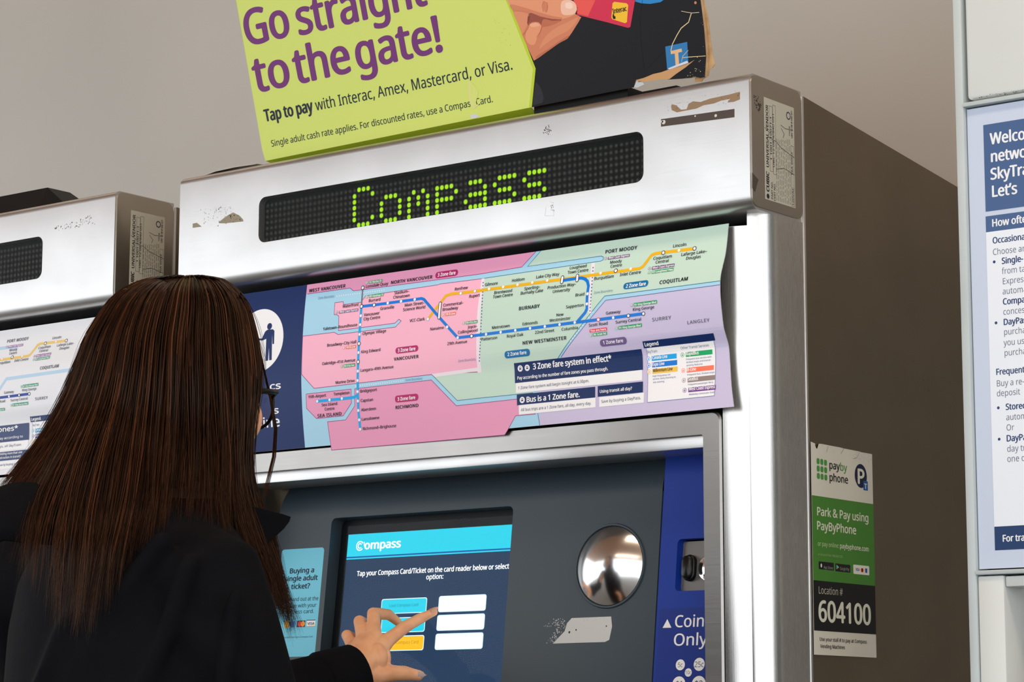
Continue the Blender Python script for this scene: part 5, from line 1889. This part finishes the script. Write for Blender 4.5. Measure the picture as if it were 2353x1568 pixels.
for nm, ln, up_ in (('index', .0125, (-.1, -1, .55)), ('thumb', .0135, (.1, -1, .25))):
    p0, p1, r = tips[nm]
    t = (p1 - p0) / np.linalg.norm(p1 - p0)
    n = np.array(up_, float)
    n -= t * (n @ t)
    n /= np.linalg.norm(n)
    w = np.cross(t, n)
    bm = bmesh.new()
    g = []
    for i in range(7):
        u = i / 6
        hw = .0052 * (1 - .15 * u) if i < 5 else .0052 * (.75 - .30 * (i - 4))
        g.append([bm.verts.new(tuple(p1 + t * (-.0045 + ln * u) + w * hw * x + n * (r * (1.00 - .20 * u) * math.sqrt(1 - .55 * x * x) + .0004))) for x in np.linspace(-1, 1, 7)])
    for i in range(6):
        for j in range(6):
            bm.faces.new((g[i][j], g[i][j + 1], g[i + 1][j + 1], g[i + 1][j]))
    r_ = bmesh.ops.solidify(bm, geom=bm.faces[:], thickness=0.0006)
    link('fingernail', bm_mesh(bm), body, M_NAIL if nm == 'index' else ink(232, 214, 206, .15), 60)

# ---- coat
bm = bmesh.new()
ang = -.24
add_loft(bm, [ell_ring((cx, cy, z), rx, ry, ang, 40) for z, cx, cy, rx, ry in (
    (.62, -.45, -.58, .235, .175), (.80, -.45, -.585, .222, .165), (.95, -.45, -.59, .205, .150), (1.08, -.445, -.595, .192, .138), (1.18, -.445, -.60, .186, .128), (1.235, -.443, -.60, .182, .118),
    (1.275, -.445, -.598, .155, .102), (1.305, -.45, -.592, .118, .088), (1.335, -.455, -.582, .086, .078), (1.36, -.458, -.575, .074, .070))])
add_tube(bm, [(-.345, -.625, 1.240), (-.299, -.640, 1.228), (-.288, -.625, 1.17), (-.276, -.600, 1.10), (-.273, -.570, 1.02), (-.285, -.47, .975), (-.30, -.365, .96)], [.060, .0660, .0655, .0600, .0560, .050, .044], 24)
sl_end = Wr + d * .012
add_tube(bm, [(-.55, -.57, 1.255), (-.655, -.575, 1.245), (-.725, -.48, 1.14), tuple(elbow), tuple(sl_end * .5 + elbow * .5), tuple(sl_end)], [.060, .072, .070, .060, .049, .043], 24)
# soft folds pressed into the cloth
for pts, r in ((((-.300, -.705, 1.268), (-.345, -.715, 1.215), (-.385, -.722, 1.15)), .013), (((-.262, -.700, 1.245), (-.290, -.705, 1.17), (-.330, -.715, 1.08)), .012),
               (((-.222, -.672, 1.21), (-.236, -.672, 1.13), (-.262, -.660, 1.04)), .010), (((-.36, -.715, 1.25), (-.42, -.728, 1.18), (-.46, -.735, 1.10)), .011)):
    add_tube(bm, pts, r, 10)
coat_me = fuse(bm, 0.0055, 14)
coat = link('coat', coat_me, person, M_COAT, 180)
# cuff: turned hem at the wrist
bm = bmesh.new()
u_ = np.cross(d, (0, 0, 1.0))
u_ /= np.linalg.norm(u_)
w_ = np.cross(u_, d)


def cuff_ring(c, r):
    return [tuple(c + r * (u_ * math.cos(t) + w_ * math.sin(t))) for t in np.linspace(0, 2 * math.pi, 32, endpoint=False)]


add_loft(bm, [cuff_ring(sl_end - d * .020 + d * 0, .0385), cuff_ring(sl_end - d * .024, .0415), cuff_ring(sl_end - d * .020, .0445), cuff_ring(sl_end + d * .03, .0465), cuff_ring(sl_end + d * .034, .044)])
link('cuff', bm_mesh(bm), coat, M_COAT, 50)


# turned-up collar with pointed ends
def strip(rows, thick, mat, name, parent):
    bm = bmesh.new()
    g = [[bm.verts.new(tuple(p)) for p in r] for r in rows]
    for i in range(len(g) - 1):
        for j in range(len(g[0]) - 1):
            bm.faces.new((g[i][j], g[i][j + 1], g[i + 1][j + 1], g[i + 1][j]))
    bmesh.ops.recalc_face_normals(bm, faces=bm.faces[:])
    bmesh.ops.solidify(bm, geom=bm.faces[:], thickness=thick)
    bmesh.ops.subdivide_edges(bm, edges=bm.edges[:], cuts=1, use_grid_fill=True, smooth=0.6)
    return link(name, bm_mesh(bm), parent, mat, 60)


nc = np.array((-.458, -.578, 0))
rows = []
for th in np.linspace(-60, 240, 33):            # degrees round the neck, 90 = nape
    t = math.radians(-th)
    dirv = np.array((math.cos(t), math.sin(t), 0))
    nape = max(0, math.sin(math.radians(th)))
    r_low, r_mid, r_top = .080, .084, .098
    z_low, z_mid, z_top = 1.310, 1.345 - .012 * nape, 1.348 - .012 * nape
    rows.append([nc + dirv * r_low + (0, 0, z_low), nc + dirv * r_mid + (0, 0, z_mid), nc + dirv * (r_mid + .006) + (0, 0, z_mid + .004), nc + dirv * r_top + (0, 0, z_top - .014), nc + dirv * (r_top + .012) + (0, 0, z_top - .044)])
strip(rows, 0.004, M_COAT, 'collar', coat)
# pointed lapel end standing out at the right
LAP = Flat(on_y(620, 1200, -.50), VR, (0, 0, 1))
slab('lapel', LAP, [tuple(LAP.fp(*p)) for p in ((520, 1150), (566, 1160), (610, 1172), (650, 1182), (667, 1188), (664, 1198), (652, 1214), (628, 1236), (604, 1256), (580, 1272), (540, 1262), (510, 1230))], .006, M_COAT, coat)
# shoulder flap on the near left
rows = []
for k, (p0_, p1_) in enumerate((((-40, 1150), (-50, 1260)), ((18, 1112), (6, 1240)), ((70, 1108), (50, 1245)), ((125, 1130), (110, 1250)), ((170, 1150), (150, 1250)))):
    A0, B0 = hp(*p0_, -.185), hp(*p1_, -.215)
    rows.append([A0 + VD * .03 + (0, 0, -.01), A0, A0 * .5 + B0 * .5 + VD * -.008, B0])
strip(rows, 0.004, M_COAT, 'shoulder_flap', coat)

# ---- trousers and shoes (below the picture)
bm = bmesh.new()
add_loft(bm, [ell_ring((-.45, -.59, z), rx, ry, ang) for z, rx, ry in ((.74, .185, .125), (.82, .19, .13), (.92, .175, .12), (.98, .165, .112))])
for pts in (((-.53, -.575, .84), (-.54, -.565, .48), (-.54, -.585, .07)), ((-.37, -.60, .84), (-.36, -.595, .48), (-.36, -.615, .07))):
    add_tube(bm, pts, (.100, .078, .066), 20)
link('trousers', fuse(bm, 0.007, 6), person, M_TROUSER, 180)
for x, y in ((-.54, -.585), (-.36, -.615)):
    bm = bmesh.new()
    add_loft(bm, [ell_ring((x, y + .045, z), rx, ry, 0) for z, rx, ry in ((0.001, .043, .125), (.02, .047, .130), (.045, .045, .120))] + [ell_ring((x, y + .01, .075), .042, .075), ell_ring((x, y - .01, .105), .041, .050)])
    link('shoe', bm_mesh(bm), person, M_BLACK, 60)

# ---- glasses
M_FRAME = ink(7, 7, 8, .32, .2)
bm = bmesh.new()
gy, gz = hy + .106, 1.457
for s in (1, -1):
    ring = [(hx + s * .0335 + .0285 * math.copysign(abs(math.cos(t)) ** .75, math.cos(t)), gy - .006 * abs(s * .0335 + .0285 * math.cos(t)) / .06, gz - .006 + .0225 * math.copysign(abs(math.sin(t)) ** .8, math.sin(t)) + .003 * math.cos(t) * s) for t in np.linspace(0, 2 * math.pi, 33)]
    add_tube(bm, ring, [.0021 + .0019 * max(0, math.sin(t)) for t in np.linspace(0, 2 * math.pi, 33)], 8, cap=False)
    add_tube(bm, [(hx + s * .062, gy - .006, gz + .010), (hx + s * .072, gy - .012, gz + .012), (hx + s * .0755, gy - .03, gz + .011), (hx + s * .078, gy - .09, gz + .004), (hx + s * .077, gy - .115, gz - .012)], [.0034, .0036, .0030, .0026, .0022], 8)
add_tube(bm, [(hx - .008, gy + .001, gz), (hx, gy + .004, gz + .003), (hx + .008, gy + .001, gz)], .0019, 8)
gl_ = link('glasses', bm_mesh(bm), person, M_FRAME, 50)
for s in (1, -1):
    bm = bmesh.new()
    ring = [(hx + s * .0335 + .0275 * math.copysign(abs(math.cos(t)) ** .75, math.cos(t)), gy - .006 * abs(s * .0335 + .0275 * math.cos(t)) / .06, gz - .006 + .0215 * math.copysign(abs(math.sin(t)) ** .8, math.sin(t)) + .003 * math.cos(t) * s) for t in np.linspace(0, 2 * math.pi, 32, endpoint=False)]
    add_loft(bm, [[(x, y - .0009, z) for x, y, z in ring], [(x, y + .0009, z) for x, y, z in ring]])
    link('lens', bm_mesh(bm), gl_, glass('spectacle_lens', 1.45))

# ---- hair: guide locks read across the back of the head, filled with fine strands
LEV = [645, 680, 720, 770, 830, 900, 960, 1020, 1080, 1140, 1200, 1260, 1320, 1380, 1440]
GUIDE = [
    [328, 262, 228, 200, 178, 150, 118, 80, 30, -14, -40, -60, -80, -95, -110],
    [345, 285, 255, 232, 215, 195, 170, 140, 108, 80, 62, 50, 40, 32, 26],
    [360, 310, 285, 268, 255, 240, 222, 200, 180, 163, 150, 142, 137, 134, 132],
    [376, 335, 315, 302, 293, 283, 270, 255, 243, 232, 222, 212, 205, 199, 193],
    [396, 362, 347, 338, 331, 324, 316, 307, 298, 289, 279, 268, 258, 250, 244],
    [416, 392, 382, 376, 371, 367, 362, 357, 351, 345, 337, 326, 316, 308, 300],
    [435, 424, 420, 417, 414, 412, 410, 407, 404, 400, 392, 384, 376, 370, 366],
    [453, 455, 457, 458, 459, 460, 460, 460, 459, 456, 450, 444, 440, 436, 434],
    [470, 485, 492, 497, 501, 504, 506, 507, 508, 508, 513, 522, 534, 548, 560],
    [487, 510, 523, 531, 537, 541, 543, 544, 545, 548, 560, 579, 600, 620, 636],
    [503, 533, 550, 562, 569, 571, 568, 564, 563, 570, 588, 608, 628, 646, 664],
    [520, 554, 574, 590, 599, 595, 584, 577, 576, 586, 612, 632, 646, 662, 684]]
GUIDE = np.array(GUIDE, float)
# round crown: the locks fan out from the parting at the top of the head
_m, _h = (GUIDE[0, 2] + GUIDE[-1, 2]) / 2, (GUIDE[-1, 2] - GUIDE[0, 2]) / 2
_s = (GUIDE[:, 2] - _m) / _h
TOPS = [(633, 398, 462), (640, 342, 506), (652, 306, 530), (668, 276, 549), (690, 251, 566), (720, 230, 578)]
GUIDE = np.concatenate([np.stack([(l + r) / 2 + (r - l) / 2 * _s for _, l, r in TOPS], 1), GUIDE[:, 3:]], 1)
LEV = [t[0] for t in TOPS] + LEV[3:]
ENDS = [1115, 1300, 1420, 1445, 1400, 1290, 1215, 1200, 1235, 1400, 1430, 1440]
BEND = [-.03, -.235, -.258, -.262, -.255, -.235, -.205, -.195, -.17, -.10, -.07, -.045]
DEPTH = [.012, .034, .054, .070, .081, .088, .098, .105, .108, .108, .106, .104]


def lock(g, py, side=-1):
    gi = min(max(g, 0), 11)
    i = min(int(gi), 10)
    f = gi - i
    col = GUIDE[i] * (1 - f) + GUIDE[i + 1] * f
    px = catmull(LEV, col, py)
    s = gi / 5.5 - 1
    D = catmull(LEV[:12], DEPTH, min(py, 1080))
    b = side * D * math.sqrt(max(1 - s * s, 0.02)) - (.012 if side < 0 else 0) * (1 - abs(s))
    if side < 0 and py > 930:
        e = BEND[i] * (1 - f) + BEND[i + 1] * f
        w = min((py - 930) / 330, 1)
        w = w * w * (3 - 2 * w)
        b = b * (1 - w) + e * w
    return px, b


def end_of(g):
    i = min(int(g), 10)
    return ENDS[i] * (1 - (g - i)) + ENDS[i + 1] * (g - i)


def hair_mat():
    m, nt, p = new_mat('brown_hair')
    ge = nt.nodes.new('ShaderNodeNewGeometry')
    r = nt.nodes.new('ShaderNodeValToRGB')
    el = r.color_ramp.elements
    el[0].position, el[0].color = 0.0, (0.0045, 0.0018, 0.0012, 1)
    el[1].position, el[1].color = 1.0, (0.090, 0.029, 0.011, 1)
    k = r.color_ramp.elements.new(0.6)
    k.color = (0.014, 0.0050, 0.0028, 1)
    nt.links.new(ge.outputs['Random Per Island'], r.inputs[0])
    nt.links.new(r.outputs[0], p.inputs['Base Color'])
    p.inputs['Roughness'].default_value = 0.34
    p.inputs['Specular IOR Level'].default_value = 0.26
    p.inputs['Specular Tint'].default_value = (1.0, 0.72, 0.5, 1)
    return m


M_HAIR = hair_mat()
# inner mass of the hair
bm = bmesh.new()
rings = []
for py in (642, 652, 665, 690, 720, 760, 810, 870, 930, 990, 1050, 1100, 1140):
    ring = []
    gs = np.linspace(.45, 10.6, 20)
    for g in gs:
        px, b = lock(g, py)
        ring.append(tuple(hp(px, py + 6, b + .010)))
    for g in gs[::-1]:
        px, b = lock(g, py)
        e = .03 if py < 800 else .015
        ring.append(tuple(hp(px * .94 + 425 * .06, py + 6, max(b + .03, e * math.sqrt(max(1 - (g / 5.5 - 1) ** 2, 0)) - .02 * (py > 1000)))))
    rings.append(ring)
add_loft(bm, rings)
cap_ = bmesh.new()
add_ball(cap_, (HC[0], HC[1], 1.497), (.077, .0965, .0905), 40, 30)
bmesh.ops.delete(cap_, geom=[v for v in cap_.verts if v.co.z < 1.497 + .052 * min(max((v.co.y - HC[1] + .01) / .06, 0), 1) - .06 * (v.co.y < HC[1])], context='VERTS')
bmesh.ops.solidify(cap_, geom=cap_.faces[:], thickness=.003)
_cm = bm_mesh(cap_)
bm.from_mesh(_cm)
M_UNDER = painted('hair_undercoat', (0.006, 0.003, 0.002, 1), (0.012, 0.005, 0.003, 1), 0.6, 40, 0.2)
hair = link('hair', bm_mesh(bm), person, M_UNDER, 60)

V_, F_ = [], []


def strand(points, rad):
    n = len(points)
    P = np.array(points)
    T = np.gradient(P, axis=0)
    T /= np.linalg.norm(T, axis=1)[:, None] + 1e-9
    U = np.cross(T, VD)
    U /= np.linalg.norm(U, axis=1)[:, None] + 1e-9
    Wd = np.cross(T, U)
    b = len(V_)
    for i in range(n):
        r = rad * (1.0 if i < n * .55 else max(1 - (i / (n - 1) - .55) / .45, .06))
        for k in range(3):
            t = 2.094 * k + .5
            V_.append(tuple(P[i] + r * (U[i] * math.cos(t) + Wd[i] * math.sin(t))))
    for i in range(n - 1):
        for k in range(3):
            F_.append((b + 3 * i + k, b + 3 * i + (k + 1) % 3, b + 3 * i + 3 + (k + 1) % 3, b + 3 * i + 3 + k))


R = random.Random(11)
for c in range(330):
    g0 = R.uniform(-.05, 11.05) if c % 4 else R.choice((R.uniform(0, 1.5), R.uniform(9.2, 11)))
    long_ = R.random()
    lenf = R.uniform(-45, 18) if long_ > .25 else R.uniform(-260, -60)
    lift = R.uniform(-.020, .006)
    wav, ph, amp = R.uniform(.008, .02), R.uniform(0, 6.28), R.uniform(0, 15)
    py_s = 633 + R.uniform(0, 5) + (R.uniform(0, 90) if R.random() < .25 else 0)
    b0c = R.uniform(-.045, .02)
    for k in range(13):
        b0 = b0c + R.gauss(0, .006)
        g = g0 + R.gauss(0, .17)
        conv = R.uniform(.55, .95)
        end = end_of(min(max(g0, 0), 11)) + lenf + R.gauss(0, 16)
        n = 19
        pts = []
        dpx, db = R.gauss(0, 1.6), R.gauss(0, .0035)
        for i in range(n):
            t = (i / (n - 1)) ** 1.7
            py = py_s + (end - py_s) * t
            gg = g + (g0 - g) * conv * max(t - .3, 0) / .7
            px, b = lock(gg, py)
            px += amp * math.sin(py * wav + ph) * t * t + dpx * t * 3
            if i == 0:
                b = b0
            pts.append(hp(px, py, b + lift * min(1, t * 3) + db))
        strand(pts, R.uniform(.00045, .0010))
# far side of the head and flyaway hairs
for c in range(420):
    g = R.uniform(-.05, 2.0)
    end = R.uniform(980, 1130)
    pts = []
    for i in range(10):
        t = i / 9
        py = 640 + (end - 640) * t
        px, b = lock(g, py, 1)
        pts.append(hp(px, py, b * .9 + R.gauss(0, .001)))
    strand(pts, .0009)
for c in range(420):
    g = R.uniform(-.05, .30)
    end = R.uniform(1000, 1140)
    db = R.uniform(-.034, .022)
    strand([hp(*(lambda q: (q[0], 637 + (end - 637) * i / 11, db * min(1, .3 + i / 5)))(lock(g, 637 + (end - 637) * i / 11))) for i in range(12)], .0009)
for c in range(170):
    left_ = R.random() < .5
    g = R.uniform(-.05, .8) if left_ else R.uniform(10.1, 11.05)
    if R.random() < .3:
        g = R.uniform(2, 10)
    st, end = R.uniform(640, 900), 0
    end = min(st + R.uniform(150, 420), end_of(min(max(g, 0), 11)) + 15)
    out = R.uniform(2, 16) * (-1 if g < 5.5 else 1)
    pts = []
    for i in range(9):
        t = i / 8
        py = st + (end - st) * t - (4 if g > 2 and g < 10 else 0) * math.sin(t * 3.1)
        px, b = lock(g, py)
        pts.append(hp(px + out * math.sin(t * 2.4), py, b - .004))
    strand(pts, .00022)
# thin wisps falling in front of the glasses side
for c in range(26):
    q = R.uniform(-1, 1)
    key = [(590, 770), (606, 850), (622, 920 + 4 * q), (633, 985), (629, 1050), (612, 1120), (598, 1170)]
    off = R.uniform(-7, 6)
    strand([hp(x + off * (i / 6) + 2 * q, y, -.02 + .055 * math.sin(i / 6 * 3)) for i, (x, y) in enumerate(key)], .00035)
me = bpy.data.meshes.new('strands')
me.from_pydata(V_, [], F_)
tag(link('hair_strands', me, hair, M_HAIR, 180), kind='stuff')
